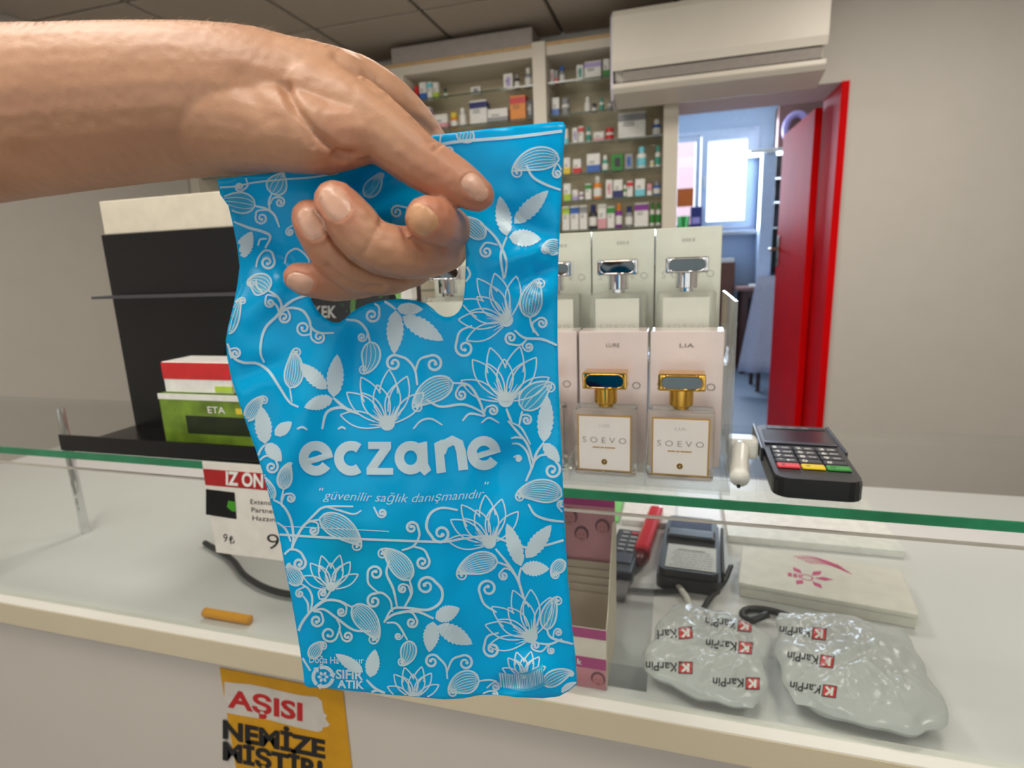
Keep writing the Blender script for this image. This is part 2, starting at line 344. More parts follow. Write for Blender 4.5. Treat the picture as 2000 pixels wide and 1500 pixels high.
for s, xa, xb, yt, kind, c, d in items:
    Y = SY + 0.05; z = SHZ[s]
    X0, X1 = onY(xa, 300, Y).x, onY(xb, 300, Y).x
    xm = (xa + xb) / 2; X0, X1 = onY(xa, yt, Y).x, min(-0.107, onY(xb, yt, Y).x)
    h = max(0.035, onY(xm, yt, Y).z - z); h = min(h, 0.135); w = max(0.018, X1 - X0 - 0.003); xc = (X0 + X1) / 2
    bay = 'right-hand' if xc > -0.759 else 'middle'
    tone = '' if c == d else (' and ' + d)
    lab = f"{c}{tone} medicine {KW[kind]} on the {SHN[s]} glass shelf of the {bay} bay"
    t = thing({'box': 'medicine_carton', 'bottle': 'medicine_bottle', 'jar': 'medicine_jar'}[kind], lab, KW[kind], (xc, Y, z), 0, 'medicines on the wall shelves')
    dp = min(0.07, max(0.03, w * 0.8))
    if kind == 'box':
        obj('body', bx(-w / 2, w / 2, 0, dp, 0.0003, h, 0.0012, 1), cm(c), t)
        q = random.choice((0, 1, 2))
        if q == 0: obj('colour_band', bx(-w / 2 - .0004, w / 2 + .0004, -0.0006, dp * .9, 0.001, h * 0.42), cm(d), t)
        elif q == 1: obj('colour_band', bx(-w * .2, w * .28, -0.0006, 0.001, h * .25, h * 0.8), cm(d), t)
        else: obj('colour_band', bx(-w / 2 - .0004, w / 2 + .0004, -0.0006, dp * .9, h * .68, h * .93), cm(d), t)
        for q in range(2): obj('print_line', bx(-w * .32, w * .1, -0.0008, 0.001, h * (.5 + q * .09), h * (.53 + q * .09)), cm('charcoal' if c != 'charcoal' else 'white'), t)
    else:
        r = w / 2; nk = 0.62 if kind == 'bottle' else 0.92; hb = h * (0.72 if kind == 'bottle' else 0.68)
        Mv = Matrix.Translation((0, r, 0.0003))
        b = bmesh.new(); lathe(b, [(r * .92, 0), (r, 0.002), (r, hb * .86), (r * .9, hb * .95), (r * nk * .85, hb)], 16, Mv); obj('body', b, cm(c), t, True)
        b = bmesh.new(); lathe(b, [(r * nk, hb), (r * nk, h * .97), (r * nk * .9, h)], 16, Mv); obj('cap', b, cm(d), t)
        b = bmesh.new(); lathe(b, [(r * 1.01, hb * .2), (r * 1.01, hb * .7)], 16, Mv); obj('label_band', b, cm(d if c == 'white' and d != 'white' else 'white'), t)

# ------------------------------------------------------------------ air conditioner over the doorway
acm = mat('air_conditioner_plastic', (226, 220, 208), 0.4, var=0.015, scale=7); acd = mat('vent_grey', (150, 142, 136), 0.5)
ac = thing('air_conditioner', 'white split air conditioner mounted above the doorway', 'air conditioner', (0, 3.34, 2.1))
AX0, AX1 = -0.338, 0.60
def AC(name, bm, m, par=ac):
    o = obj(name, bm, m, par); o.matrix_parent_inverse = Matrix.Translation((0, -3.34, -2.1)) if par is ac else Matrix(); return o
def xprism(pts, x0, x1):                      # polygon in Y/Z pulled along X
    b = bmesh.new(); A = [b.verts.new((x0, y, z)) for y, z in pts]; B = [b.verts.new((x1, y, z)) for y, z in pts]
    n = len(pts); b.faces.new(A); b.faces.new(B[::-1])
    for i in range(n): b.faces.new((A[i], B[i], B[(i + 1) % n], A[(i + 1) % n]))
    return b
AC('housing', xprism([(3.300, 2.115), (3.300, 2.52), (3.14, 2.52), (3.10, 2.50), (3.10, 2.27), (3.115, 2.20), (3.17, 2.15), (3.25, 2.115)], AX0 + .006, AX1 - .006), acm)
AC('front_panel', xprism([(3.099, 2.50), (3.06, 2.495), (3.05, 2.47), (3.05, 2.27), (3.062, 2.235), (3.099, 2.255)], AX0, AX1), acm)
AC('side_cap', xprism([(3.300, 2.11), (3.300, 2.51), (3.12, 2.51), (3.085, 2.48), (3.085, 2.16), (3.11, 2.115), (3.25, 2.095)], AX0 - .012, AX0 - .0005), mat('side_cap_plastic', (214, 210, 226), 0.4))
AC('outlet', xprism([(3.098, 2.248), (3.068, 2.228), (3.072, 2.185), (3.104, 2.175)], AX0 + 0.05, AX1 - 0.02), acd)
AC('louvre_flap', xprism([(3.040, 2.150), (3.052, 2.158), (3.13, 2.146), (3.22, 2.112), (3.23, 2.100), (3.13, 2.118), (3.06, 2.132)], AX0 + .002, AX1 - .002), acm)
AC('lower_lip', xprism([(3.06, 2.176), (3.072, 2.180), (3.12, 2.158), (3.06, 2.160)], AX0 + .002, AX1 - .002), acm)

AC('mounting_plate', bx(0.06, 0.55, 3.3005, 3.3395, 2.16, 2.46), acd)
# ------------------------------------------------------------------ red door, standing open
redm = MATS['red_door_paint']
L_ = Vector((0.672, 4.40, 0)); H_ = Vector((0.718, 3.66, 0)); dv = (H_ - L_); dl = dv.length; ang = math.atan2(dv.y, dv.x)
door = struct(thing('door_1', 'red painted door standing open beside the doorway', 'door', L_, ang)); 
obj('door_leaf', bx(0, dl, -0.04, 0, 0.008, 2.10, 0.004), redm, door)
ML = mat('old_brass', (150, 142, 124), 0.35, 0.8)
hp = obj('handle_plate', bx(0.028, 0.075, 0.0005, 0.006, 1.255, 1.455, 0.004), ML, door)
b = bmesh.new(); tube(b, [(0.05, 0.006, 1.37), (0.05, 0.05, 1.37), (0.055, 0.055, 1.37), (0.15, 0.055, 1.365)], 0.009); obj('door_handle', b, ML, hp)
hp2 = obj('handle_plate', bx(0.028, 0.075, -0.046, -0.0405, 1.255, 1.455, 0.004), ML, door)
b = bmesh.new(); tube(b, [(0.05, -0.046, 1.37), (0.05, -0.09, 1.37), (0.055, -0.095, 1.37), (0.10, -0.095, 1.365)], 0.010); obj('door_handle', b, ML, hp2)
b = bmesh.new(); lathe(b, [(0.010, 0), (0.010, 0.006)], 12, Matrix.Translation((0.05, -0.046, 1.295)) @ Matrix.Rotation(PI / 2, 4, 'X')); obj('keyhole', b, black, hp2)

# ------------------------------------------------------------------ back room furniture
wood = mat('dark_brown_wood', (78, 46, 36), 0.4, var=0.2, scale=12)
tb = thing('wooden_table', 'dark brown wooden table by the back room window', 'table', (1.05, 7.08, 0))
obj('table_top', bx(-0.44, 0.60, -0.20, 0.17, 0.94, 0.98, 0.005), mat('table_top_wood', (150, 110, 100), 0.35, var=0.15, scale=8), tb)
obj('apron', bx(-0.38, 0.54, -0.17, 0.14, 0.86, 0.9395), wood, tb)
for x in (-0.38, 0.48):
    for y in (-0.17, 0.08): obj('leg', bx(x, x + 0.06, y, y + 0.06, 0, 0.86), wood, tb)
def chair(loc, rz, label, m, top=1.12):
    t = thing('chair', label, 'chair', loc, rz)
    obj('seat', bx(-0.21, 0.21, -0.21, 0.21, 0.43, 0.47, 0.01), m, t)
    obj('backrest', bx(-0.21, 0.21, 0.19, 0.23, 0.55, top, 0.015), m, t)
    for x in (-0.19, 0.16):
        for y in (-0.2, 0.19): obj('leg', bx(x, x + 0.035, y, y + 0.035, 0, 0.43 if y < 0 else 0.7), wood, t)
    return t
tc_ = chair((0.86, 7.43, 0), PI, 'black padded chair behind the wooden table', mat('black_leatherette', (22, 20, 24), 0.5), 0.995); tc_.scale = (1, 0.62, 0.99)
chair((0.93, 6.2, 0), -1.5, 'brown wooden chair with a white coat over it', wood)
ct = bmesh.new()
pr = [(-0.20, 1.16), (0.22, 1.16), (0.27, 0.6), (0.24, 0.24), (-0.30, 0.22), (-0.24, 0.7)]
A = []
for i in range(13):
    for j in range(9):
        u, v = i / 12, j / 8
        xl = -0.16 - 0.14 * v; xr = 0.16 + 0.10 * v
        A.append(ct.verts.new((0.86 + xl + (xr - xl) * u, 5.955 + 0.02 * math.sin(u * 19) * v - 0.05 * v * math.sin(u * PI), 1.13 - 0.92 * v)))
for i in range(12):
    for j in range(8): ct.faces.new((A[i * 9 + j], A[i * 9 + j + 1], A[(i + 1) * 9 + j + 1], A[(i + 1) * 9 + j]))
co = obj('white_coat', ct, mat('white_cotton', (200, 204, 222), 0.9), None, True); co.modifiers.new('thickness', 'SOLIDIFY').thickness = 0.012
tag(co, 'white coat hanging over a chair in the back room', 'coat')
for k, (x, y, w, d, h, cc, nm) in enumerate(((0.75, 6.92, .24, .2, .02, 'white', 'white paper pile lying on the wooden table'), (1.0, 6.92, .1, .08, .05, 'teal', 'small teal box lying on the wooden table'), (1.12, 6.93, .14, .1, .03, 'white', 'white folded cloth on the wooden table beside the teal box'), (0.92, 7.12, .14, .1, .10, 'lavender', 'lavender carton standing on the wooden table'))):
    tag(obj('paper_pile' if k == 0 else 'small_box', bx(x, x + w, y, y + d, 0.9805, 0.9805 + h, 0.003), cm(cc)), nm, 'paper' if k == 0 else 'box')
sb = thing('low_cupboard', 'brown low cupboard below the back room window', 'cupboard', (0.25, 7.3, 0))
obj('body', bx(-0.6, 0.36, -0.02, 0.29, 0.0, 1.25, 0.004), mat('brown_laminate', (112, 70, 52), 0.4, var=0.15, scale=10), sb)
for i in range(3): obj('door', bx(-0.59 + i * 0.315, -0.28 + i * 0.315, -0.038, -0.0205, 0.08, 1.20, 0.003), MATS['brown_laminate'], sb)
tag(obj('paper_pile', bx(0.36, 0.60, 7.3, 7.5, 1.2505, 1.30, 0.004), cm('white')), 'white papers piled on the brown low cupboard', 'paper')
cb = thing('white_cabinet', 'white framed cabinet with dark shelves beside the window', 'cabinet', (1.05, 7.2, 0))
obj('back', bx(-0.17, 0.6, 0.38, 0.399, 1.10, 2.42), black, cb)
obj('side', bx(-0.20, -0.06, 0.06, 0.40, 1.08, 2.42, 0.004), upvc, cb); obj('side', bx(0.60, 0.66, 0.06, 0.40, 1.08, 2.42, 0.004), upvc, cb)
obj('base', bx(-0.2, 0.66, 0.06, 0.40, 1.0, 1.0795, 0.004), upvc, cb); obj('top', bx(-0.34, 0.66, 0.0, 0.40, 2.4205, 2.46, 0.004), white, cb)
for z in (1.36, 1.62, 1.9, 2.16): obj('shelf', bx(-0.06, 0.60, 0.10, 0.38, z, z + 0.02), mat('dark_shelf', (56, 54, 62), 0.5), cb)
for k, (x, z, cc) in enumerate(((0.06, 1.08, 'orange'), (0.16, 1.08, 'white'), (0.1, 1.382, 'white'), (0.1, 1.642, 'lavender'), (0.1, 1.922, 'navy'), (0.12, 2.182, 'red'))):
    tag(obj('small_box', bx(1.05 + x, 1.05 + x + 0.09, 7.32, 7.40, z + .0005, z + 0.1, 0.003), cm(cc)), f'{cc} box on {"the bottom" if z < 1.2 else "a dark"} shelf of the white cabinet' + ('' if z < 1.2 else ', level ' + str(k - 1)), 'box')
wr = bmesh.new(); tube(wr, [(1.17 + 0.11 * math.cos(a), 7.25, 2.645 + 0.15 * math.sin(a)) for a in [PI * 2 * i / 14 for i in range(13)]], 0.035, 10, 0.03)
tag(obj('pink_cushion_ring', wr, cm('lavender'), None, True), 'pink ring lying on top of the white cabinet', 'ring')
tag(obj('brown_carton', bx(1.0, 1.6, 7.33, 7.58, 2.4605, 2.92, 0.004), mat('brown_card', (128, 92, 84), 0.7)), 'brown carton on top of the white cabinet', 'carton')
for (x, z, w, h, cc, nm, kd) in ((0.02, 0, .13, .2, 'green', 'green tub standing on the back room sill', 'tub'), (0.165, 0, .13, .3, 'navy', 'dark blue pack standing on the back room sill', 'pack')):
    t = thing('tub' if cc == 'green' else 'blue_pack', nm, kd, (x, WY - 0.1, gb - 0.1245)); b = bmesh.new()
    if cc == 'green': lathe(b, [(w / 2, 0), (w / 2 * 1.1, h * .8), (w / 2 * 1.15, h)], 16); obj('body', b, cm(cc), t)
    else: obj('body', bx(-w / 2, w / 2, -.04, .04, 0.0005, h, .004), cm(cc), t); obj('label_band', bx(-w / 2 * .7, w / 2 * .7, -.042, -.0395, h * .35, h * .6), cm('lavender'), t)
tag(obj('orange_card', bx(-0.07, 0.13, WY - 0.03, WY - 0.022, 1.93, 2.14), mat('orange_card', (206, 100, 28), .6)), 'orange card stuck on the fixed window pane', 'card')

# ================================================================== THE COUNTER
LY = 0.598                                    # front edge of the ledge
ctr = thing('counter', 'white shop counter with a cream edge and a glass display front', 'counter', (0, 0.9, 0))
def CT(name, bm, m, par=ctr):
    o = obj(name, bm, m, par); o.matrix_parent_inverse = Matrix.Translation((0, -0.9, 0)) if par is ctr else Matrix(); return o
creamm = mat('cream_edge_band', (214, 202, 174), 0.45, var=0.015, scale=7); deskm = mat('white_laminate', (222, 222, 222), 0.3, var=0.015, scale=7)
CT('front_panel', bx(-2.0, 1.3, 0.622, 0.64, 0.02, 0.7745), mat('white_front_panel', (214, 206, 198), 0.35, var=0.02, scale=5))
CT('ledge', bx(-2.0, 1.3, LY + 0.0015, 0.6275, 0.775, 0.8155, 0.001), white)
CT('edge_band', bx(-2.0, 1.3, LY, LY + 0.0012, 0.7755, 0.814), creamm)
CT('display_floor', bx(-2.0, 1.3, 0.628, 1.45, 0.775, 0.80), deskm)
CT('back_panel', bx(-2.0, 1.3, 1.40, 1.45, 0.02, 0.7745), white)
for x in (-2.0, 1.27): CT('side_panel', bx(x, x + 0.03, 0.64, 1.40, 0.02, 0.7745), white)
CT('front_glass', bx(-1.98, 1.28, 0.6165, 0.6205, 0.816, 1.062), GLASS)
CT('front_glass_edge', bx(-1.98, 1.28, 0.6165, 0.6205, 1.0621, 1.0645), mat('polished_glass_edge', (196, 190, 180), 0.2))
gs = CT('glass_shelf', bx(-1.98, 1.28, 0.607, 0.90, 1.085, 1.095), GLASS)
gso = CT('shelf_edge', bx(-1.98, 1.28, 0.6045, 0.6069, 1.0848, 1.0952), GREEN_EDGE)
for x in (-1.9, -1.25, 1.2):
    for y in (0.66, 0.86):
        b = bmesh.new(); lathe(b, [(0.009, 0.8), (0.009, 1.0848)] if y > .7 else [(0.009, 0.8), (0.009, 1.0848)], 14, Matrix.Translation((x, y, 0))); CT('shelf_post', b, chrome)

# yellow poster on the counter front
po = thing('yellow_poster', 'yellow poster with red and black capitals on the counter front', 'poster', (-0.57, 0.6205, 0.5))
def PO(name, bm, m):
    o = obj(name, bm, m, po); o.matrix_parent_inverse = Matrix.Translation((0.57, -0.6205, -0.5)); return o
PXL = onY(428, 1299, 0.6205).x
PO('sheet', bx(PXL, -0.458, 0.6202, 0.6212, 0.42, 0.748), mat('yellow_print', (216, 156, 8), 0.5))
def onposter(off): return lambda p: onY(p.x, p.y, 0.6202 - off)
k = Ink(); 
def P2(x, y): return (430 + x * .2333, 1150 + y * .2333)
k.poly([P2(*q) for q in ((36, 778), (130, 790), (260, 800), (400, 830), (560, 868), (690, 895), (810, 905), (850, 940), (858, 1000), (868, 1040), (895, 1060), (880, 1090), (918, 1135), (900, 1155), (862, 1160), (850, 1190), (815, 1198), (640, 1160), (420, 1100), (200, 1065), (36, 1035))])
def poster_ink(k, name, m, off):
    o = pyobj(name, [onposter(off)(p) for p in k.v], k.f, m, po); o.matrix_parent_inverse = Matrix.Translation((0.57, -0.6205, -0.5)); return o
poster_ink(k, 'brush_patch', mat('poster_white', (214, 208, 200), 0.5), 0.0004)
redink = mat('red_ink', (196, 30, 34), 0.5)
poster_ink(ink_text('AŞISI', *[P2(62, 0)[0], P2(690, 0)[0]], P2(0, 985)[1], 33, bold=0.035, slope=0.19), 'lettering', redink, 0.0007)
poster_ink(ink_text('NEMİZE', P2(20, 0)[0], P2(880, 0)[0], P2(0, 1245)[1], 33, bold=0.045, slope=0.20), 'lettering', ink, 0.0006)
poster_ink(ink_text('MİŞTİR!', P2(20, 0)[0], P2(858, 0)[0], P2(0, 1425)[1], 33, bold=0.045, slope=0.20), 'lettering', ink, 0.0006)

# ------------------------------------------------------------------ perfume display
stand = thing('acrylic_stand', 'clear stepped acrylic stand holding the perfume testers', 'display stand', (-0.16, 0.72, 1.095))
def ST(name, bm, m=None):
    o = obj(name, bm, m or ACRYL, stand); o.matrix_parent_inverse = Matrix.Translation((0.16, -0.72, -1.095)); return o
SX0, SX1 = -0.375, 0.0565
ST('base', bx(SX0, SX1, 0.618, 0.86, 1.0953, 1.0993))
ST('front_lip', bx(SX0, SX1, 0.618, 0.621, 1.0994, 1.112))
ST('riser', bx(SX0, SX1, 0.734, 0.737, 1.0994, 1.217)); ST('step', bx(SX0, SX1, 0.734, 0.86, 1.2172, 1.2208))
ST('side_wall', prism([(0, 0)] * 0 or [(SX1 + .0004, 1.0953), (SX1 + .0034, 1.0953), (SX1 + .0034, 1.30), (SX1 + .0004, 1.30)], 0.66, 0.86))
for x in [0.009 - 0.0855 * i - 0.0425 for i in range(5)]: 
    if x > SX0 + .02: ST('divider', bx(x - .001, x + .001, 0.622, 0.655, 1.0994, 1.125))
stopperd = mat('dark_stopper_face', (96, 104, 108), 0.04, 1.0, var=0.02)
labm = mat('label_card', (226, 220, 216), 0.5, var=0.02)
goldink = mat('gold_ink', (196, 152, 70), 0.3, 0.6); greyink = mat('grey_ink', (128, 122, 116), 0.5)
palegrey = mat('pale_grey_ink', (188, 190, 180), 0.5)
def local_ink(k, name, y, m, par): return pyobj(name, [(p.x, y, p.y) for p in k.v], k.f, m, par)
def word(body, xc, w, zb, cap, **kw): return ink_text(body, xc - w / 2, xc + w / 2, zb, cap, ydown=False, **kw)
def perfume(x, y, z, front, word_, label):
    g = 'gold capped perfume testers on the front row' if front else 'silver capped perfume testers on the raised row'
    t = thing('perfume_bottle', label, 'perfume bottle', (x, y, z), random.uniform(-.02, .02) if not front else 0, g)
    M_ = gold if front else chrome
    h = 0.082 if front else 0.0855; w = 0.0725 if front else 0.070
    b = bx(-w / 2, w / 2, 0, 0.030, 0.0003, h, 0.0045, 3); obj('glass_body', b, BOTTLE, t, False)
    b = bmesh.new(); lathe(b, [(0.0085, h), (0.0085, h + 0.004)], 16, Matrix.Translation((0, 0.015, 0))); obj('collar', b, M_, t)
    b = bmesh.new(); lathe(b, [(0.0125, h + 0.0041), (0.0132, h + 0.005), (0.0132, h + 0.0222)], 44, Matrix.Translation((0, 0.015, 0))); obj('neck', b, M_, t, False)
    cw = 0.0253
    cp = obj('cap', bx(-cw, cw, 0.001, 0.029, h + 0.0223, h + 0.0415, 0.0025, 3), M_, t)
    rim = Ink(); cz = h + 0.0319; fz = Ink()
    def stad(hw, hh, n=10): return [(hw - hh + hh * math.cos(a), cz + hh * math.sin(a)) for a in [-PI / 2 + PI * i / n for i in range(n + 1)]] + [(-hw + hh + hh * math.cos(a), cz + hh * math.sin(a)) for a in [PI / 2 + PI * i / n for i in range(n + 1)]]
    fz.poly(stad(0.0212, 0.0066)); local_ink(fz, 'stopper_face', 0.0002, stopperd, cp)
    lp = stad(0.0222, 0.0077)
    b = bmesh.new(); tube(b, [(p[0], 0.0009, p[1]) for p in lp] + [(lp[0][0], 0.0009, lp[0][1])], 0.0011, 6, 0.02); obj('rim', b, M_, cp, True)
    if front:
        pl = obj('label_frame', bx(-0.031, 0.031, -0.0009, -0.0001, 0.007, 0.0745), goldink, t)
        obj('label_card', bx(-0.0293, 0.0293, -0.0013, -0.00095, 0.0087, 0.0728), labm, pl)
        local_ink(word(word_, 0, 0.012, 0.0605, 0.0035, bold=0), 'lettering', -0.0015, palegrey, pl)
        local_ink(word('SOEVO', 0, 0.050, 0.0415, 0.0068, bold=-0.012, spacing=1.6), 'lettering', -0.0015, greyink, pl)
        e = Ink(); [e.poly([(a, .0352), (a + w2, .0352), (a + w2, .0366), (a, .0366)]) for a, w2 in ((-.0135, .008), (-.0045, .004), (.0005, .012))]; local_ink(e, 'small_print', -0.0015, goldink, pl)
        e = Ink()
        for a in range(8): e.disc(0.0022 * math.cos(a * PI / 4), 0.0185 + 0.0022 * math.sin(a * PI / 4), 0.0015, n=8)
        local_ink(e, 'emblem', -0.0015, goldink, pl)
    else:
        pl = obj('label_card', bx(-0.0275, 0.0275, -0.0009, -0.0001, 0.006, 0.0785), mat('pale_green_card', (214, 218, 206), 0.4, var=0.02), t)
        local_ink(word('SOEVO', 0, 0.044, 0.040, 0.006, bold=-0.01, spacing=1.6), 'lettering', -0.0012, palegrey, pl)
    return t
pinkbox = mat('pale_pink_carton', (230, 216, 214), 0.22, var=0.03, Coat_Weight=0.6); greenbox = mat('pale_green_carton', (222, 226, 212), 0.22, var=0.03, Coat_Weight=0.6)
def pbox(x, y, z, front, word_, label):
    g = 'perfume cartons behind the front row' if front else 'perfume cartons on the raised row'
    t = thing('perfume_carton', label, 'carton', (x, y, z), random.uniform(-.025, .025), g); h = 0.1645
    obj('body', bx(-0.0412, 0.0412, 0, 0.038, 0.0003, h, 0.0012, 2), pinkbox if front else greenbox, t)
    if front: local_ink(word(word_, 0, 0.016, h - 0.019, 0.0048, bold=0), 'lettering', -0.0004, greyink, t)
    else:
        e = Ink(); [e.poly([(a, h - .018), (a + .003, h - .018), (a + .003, h - .014), (a, h - .014)]) for a in (-.008, -.004, .000, .005)]; local_ink(e, 'small_print', -0.0004, palegrey, t)
    local_ink(word('SOEVO', 0, 0.066, h - 0.070 if front else h - 0.064, 0.0088, bold=-0.014, spacing=1.8), 'lettering', -0.0004, greyink if front else palegrey, t)
FN = ['LIA', 'LURE', 'LURE', 'LIA']; BN = ['NUR', 'LURE', 'NUR', 'LIA', 'NUR']
BXS = [0.0075, -0.0765, -0.1605, -0.238, -0.312]
for i in range(4):
    nx = ['beside the open stand edge', 'second from the stand edge', 'third from the stand edge', 'fourth from the stand edge'][i]
    perfume(0.004 - 0.0845 * i, 0.640, 1.0995, True, FN[i], 'gold capped perfume bottle with a white label, ' + nx)
    pbox(0.009 - 0.0853 * i, 0.692, 1.0996, True, FN[i], 'pale pink perfume carton behind a gold capped bottle, ' + nx)
for i in range(5):
    nx = ['beside the open stand edge', 'second from the stand edge', 'third from the stand edge', 'fourth from the stand edge', 'at the far end of the row'][i]
    perfume(BXS[i], 0.742, 1.2211, False, BN[i], 'silver capped perfume bottle on the raised step, ' + nx)
    pbox(BXS[i] + 0.0015, 0.800, 1.2212, False, BN[i], 'pale green perfume carton on the raised step, ' + nx)

# ------------------------------------------------------------------ black promotional display and its price card
gm = mat('deep_green_print', (16, 34, 24), 0.4)
dsp = thing('promotional_display', 'black promotional display box with white lettering and a green ring', 'display box', (-0.60, 0.72, 1.095))
def DS(name, bm, m):
    o = obj(name, bm, m, dsp); o.matrix_parent_inverse = Matrix.Translation((0.60, -0.72, -1.095)); return o
def DI(k, name, Y, m):
    o = pyobj(name, [onY(p.x, p.y, Y) for p in k.v], k.f, m, dsp); o.matrix_parent_inverse = Matrix.Translation((0.60, -0.72, -1.095)); return o
dblack = mat('gloss_black_card', (14, 14, 17), 0.25)
DS('body', bx(-0.90, -0.392, 0.735, 0.84, 1.0953, 1.4175, 0.002), dblack)
DS('header_card', bx(-0.90, -0.62, 0.742, 0.78, 1.4178, 1.47, 0.002), mat('cream_card', (222, 214, 196), 0.5))
DS('shelf_ledge', bx(-0.90, -0.40, 0.700, 0.7346, 1.317, 1.321), mat('grey_card', (70, 70, 74), 0.4))
DS('tray', bx(-0.90, -0.40, 0.612, 0.7346, 1.0953, 1.0985), dblack); DS('tray_lip', bx(-0.90, -0.40, 0.6085, 0.6119, 1.0958, 1.120), dblack)
DI(ink_text('KEK', 612, 657, 620, 22, bold=0.03), 'lettering', 0.7345, mat('white_ink', (232, 232, 228), 0.5))
k = Ink(); k.ring(735, 600, 46, 62, 10, 30); DI(k, 'green_ring', 0.7344, mat('leaf_green_ink', (124, 184, 96), 0.4))
k = Ink(); k.stroke([(742, 565), (744, 582)], 7); k.poly([(665, 590), (672, 596), (668, 598)]); k.poly([(676, 604), (680, 607), (677, 611)]); DI(k, 'green_ring', 0.7343, mat('bright_green_ink', (64, 132, 70), 0.4))
for i, (xc, hh) in enumerate(((-0.355, 0.0),)):
    t = thing('small_spray_bottle', 'small clear bottle with a faceted white cap beside the black display', 'bottle', (-0.345, 0.70, 1.0996))
    b = bmesh.new(); lathe(b, [(0.013, 0.0003), (0.014, 0.004), (0.014, 0.19), (0.007, 0.205)], 14); obj('glass_body', b, MATS['bottle_glass'], t, True)
    b = bmesh.new(); lathe(b, [(0.0095, 0.2052), (0.011, 0.208), (0.011, 0.232), (0.009, 0.236)], 8); obj('cap', b, cm('white'), t)
def carton(name, label, x0, x1, y0, y1, z0, z1, c, parts):
    t = thing(name, label, 'carton', ((x0 + x1) / 2, y0, z0)); w = (x1 - x0) / 2
    obj('body', bx(-w, w, 0, y1 - y0, 0.0003, z1 - z0, 0.0012, 1), c, t)
    for nm, a, b_, c_, d_, m in parts: obj(nm, bx(a * w, b_ * w, -0.0005, 0.0006, c_ * (z1 - z0), d_ * (z1 - z0)), m, t)
    return t
gz = mat('green_gradient_print', (112, 142, 44), 0.4, var=0.5, scale=22)
t = carton('green_carton', 'green printed carton in the black display tray', -0.73, -0.55, 0.64, 0.70, 1.0987, 1.182, gz, [('dark_patch', -0.5, 0.95, 0.30, 0.62, mat('dark_green_print', (30, 42, 16), 0.4, var=0.4, scale=30)), ('white_band', -1, 1, 0.90, 1.0, cm('white')), ('yellow_mark', 0.50, 0.62, 0.68, 0.78, cm('yellow'))])
k = word('ETA', 0.012, 0.030, 0.057, 0.0095, bold=0.01); o = local_ink(k, 'lettering', -0.0008, cm('white'), t)
carton('red_white_carton', 'red and white carton lying on the green printed carton', -0.72, -0.60, 0.645, 0.70, 1.1825, 1.228, cm('white'), [('red_band', -1, 1, 0.45, 0.98, cm('red')), ('green_band', 0.5, 1, 0.05, 0.25, cm('lime'))])
pc = thing('price_card', 'white price card with a red heading hanging from the glass shelf', 'price card', (-0.56, 0.602, 0.96))
def PC(name, bm, m):
    o = obj(name, bm, m, pc); o.matrix_parent_inverse = Matrix.Translation((0.56, -0.602, -0.96)); return o
def PI_(k, name, m, off=0.0005):
    o = pyobj(name, [onY(p.x, p.y, 0.6010 - off) for p in k.v], k.f, m, pc); o.matrix_parent_inverse = Matrix.Translation((0.56, -0.602, -0.96)); return o
cx0 = onY(402, 950, 0.601).x
PC('card', bx(cx0, -0.44, 0.6010, 0.6030, 0.9605, 1.0970), mat('white_card', (226, 222, 214), 0.4))
PC('red_band', bx(cx0, -0.44, 0.6006, 0.60095, 1.063, 1.0868), mat('dark_red_print', (170, 26, 30), 0.4))
PI_(ink_text('IZ ÖN', 441, 514, 946, 25, bold=0.035, slope=0.085), 'lettering', cm('white'), 0.0007)
k = Ink(); k.poly([(402, 955), (458, 962), (462, 1014), (402, 1005)]); PI_(k, 'thumbnail', dblack)
k = Ink(); k.poly([(446, 978), (459, 980), (461, 1000), (452, 998), (443, 990)]); PI_(k, 'thumbnail', mat('thumb_green', (64, 150, 24), 0.4), 0.0008)
for i, s_ in enumerate(('Extende', 'Partner', 'Hazzını')): PI_(ink_text(s_, 489 + i * 2, 489 + i * 2 + 48, 984 + i * 16, 9, bold=0.0, slope=0.07), 'lettering', ink)
k = ink_text('9', 521, 545, 1072, 30, bold=-0.01, slope=0.07); PI_(k, 'lettering', ink)
PI_(ink_text('₺', 447, 458, 1062, 15, bold=0, slope=0.07), 'lettering', ink); PI_(ink_text('9', 436, 444, 1058, 15, bold=0), 'lettering', ink)
# cable and yellow stick on the display floor, left
b = bmesh.new(); tube(b, [onZ(400, 1060, .806), onZ(450, 1090, .806), onZ(480, 1125, .806), onZ(530, 1152, .806), onZ(600, 1165, .806), onZ(680, 1168, .806), onZ(760, 1150, .806)], 0.0055)
tag(obj('black_cable', b, mat('black_rubber', (40, 40, 42), 0.5), None, True), 'black cable curving on the counter floor below the price card', 'cable')
b = bmesh.new(); p0, p1 = onZ(400, 1196, .808), onZ(488, 1211, .808)
tube(b, [p0, p0.lerp(p1, .5), p1], 0.0075, 12); tag(obj('yellow_marker', b, mat('orange_yellow_plastic', (232, 160, 24), 0.4), None, True), 'orange yellow pen lying on the counter floor', 'pen')

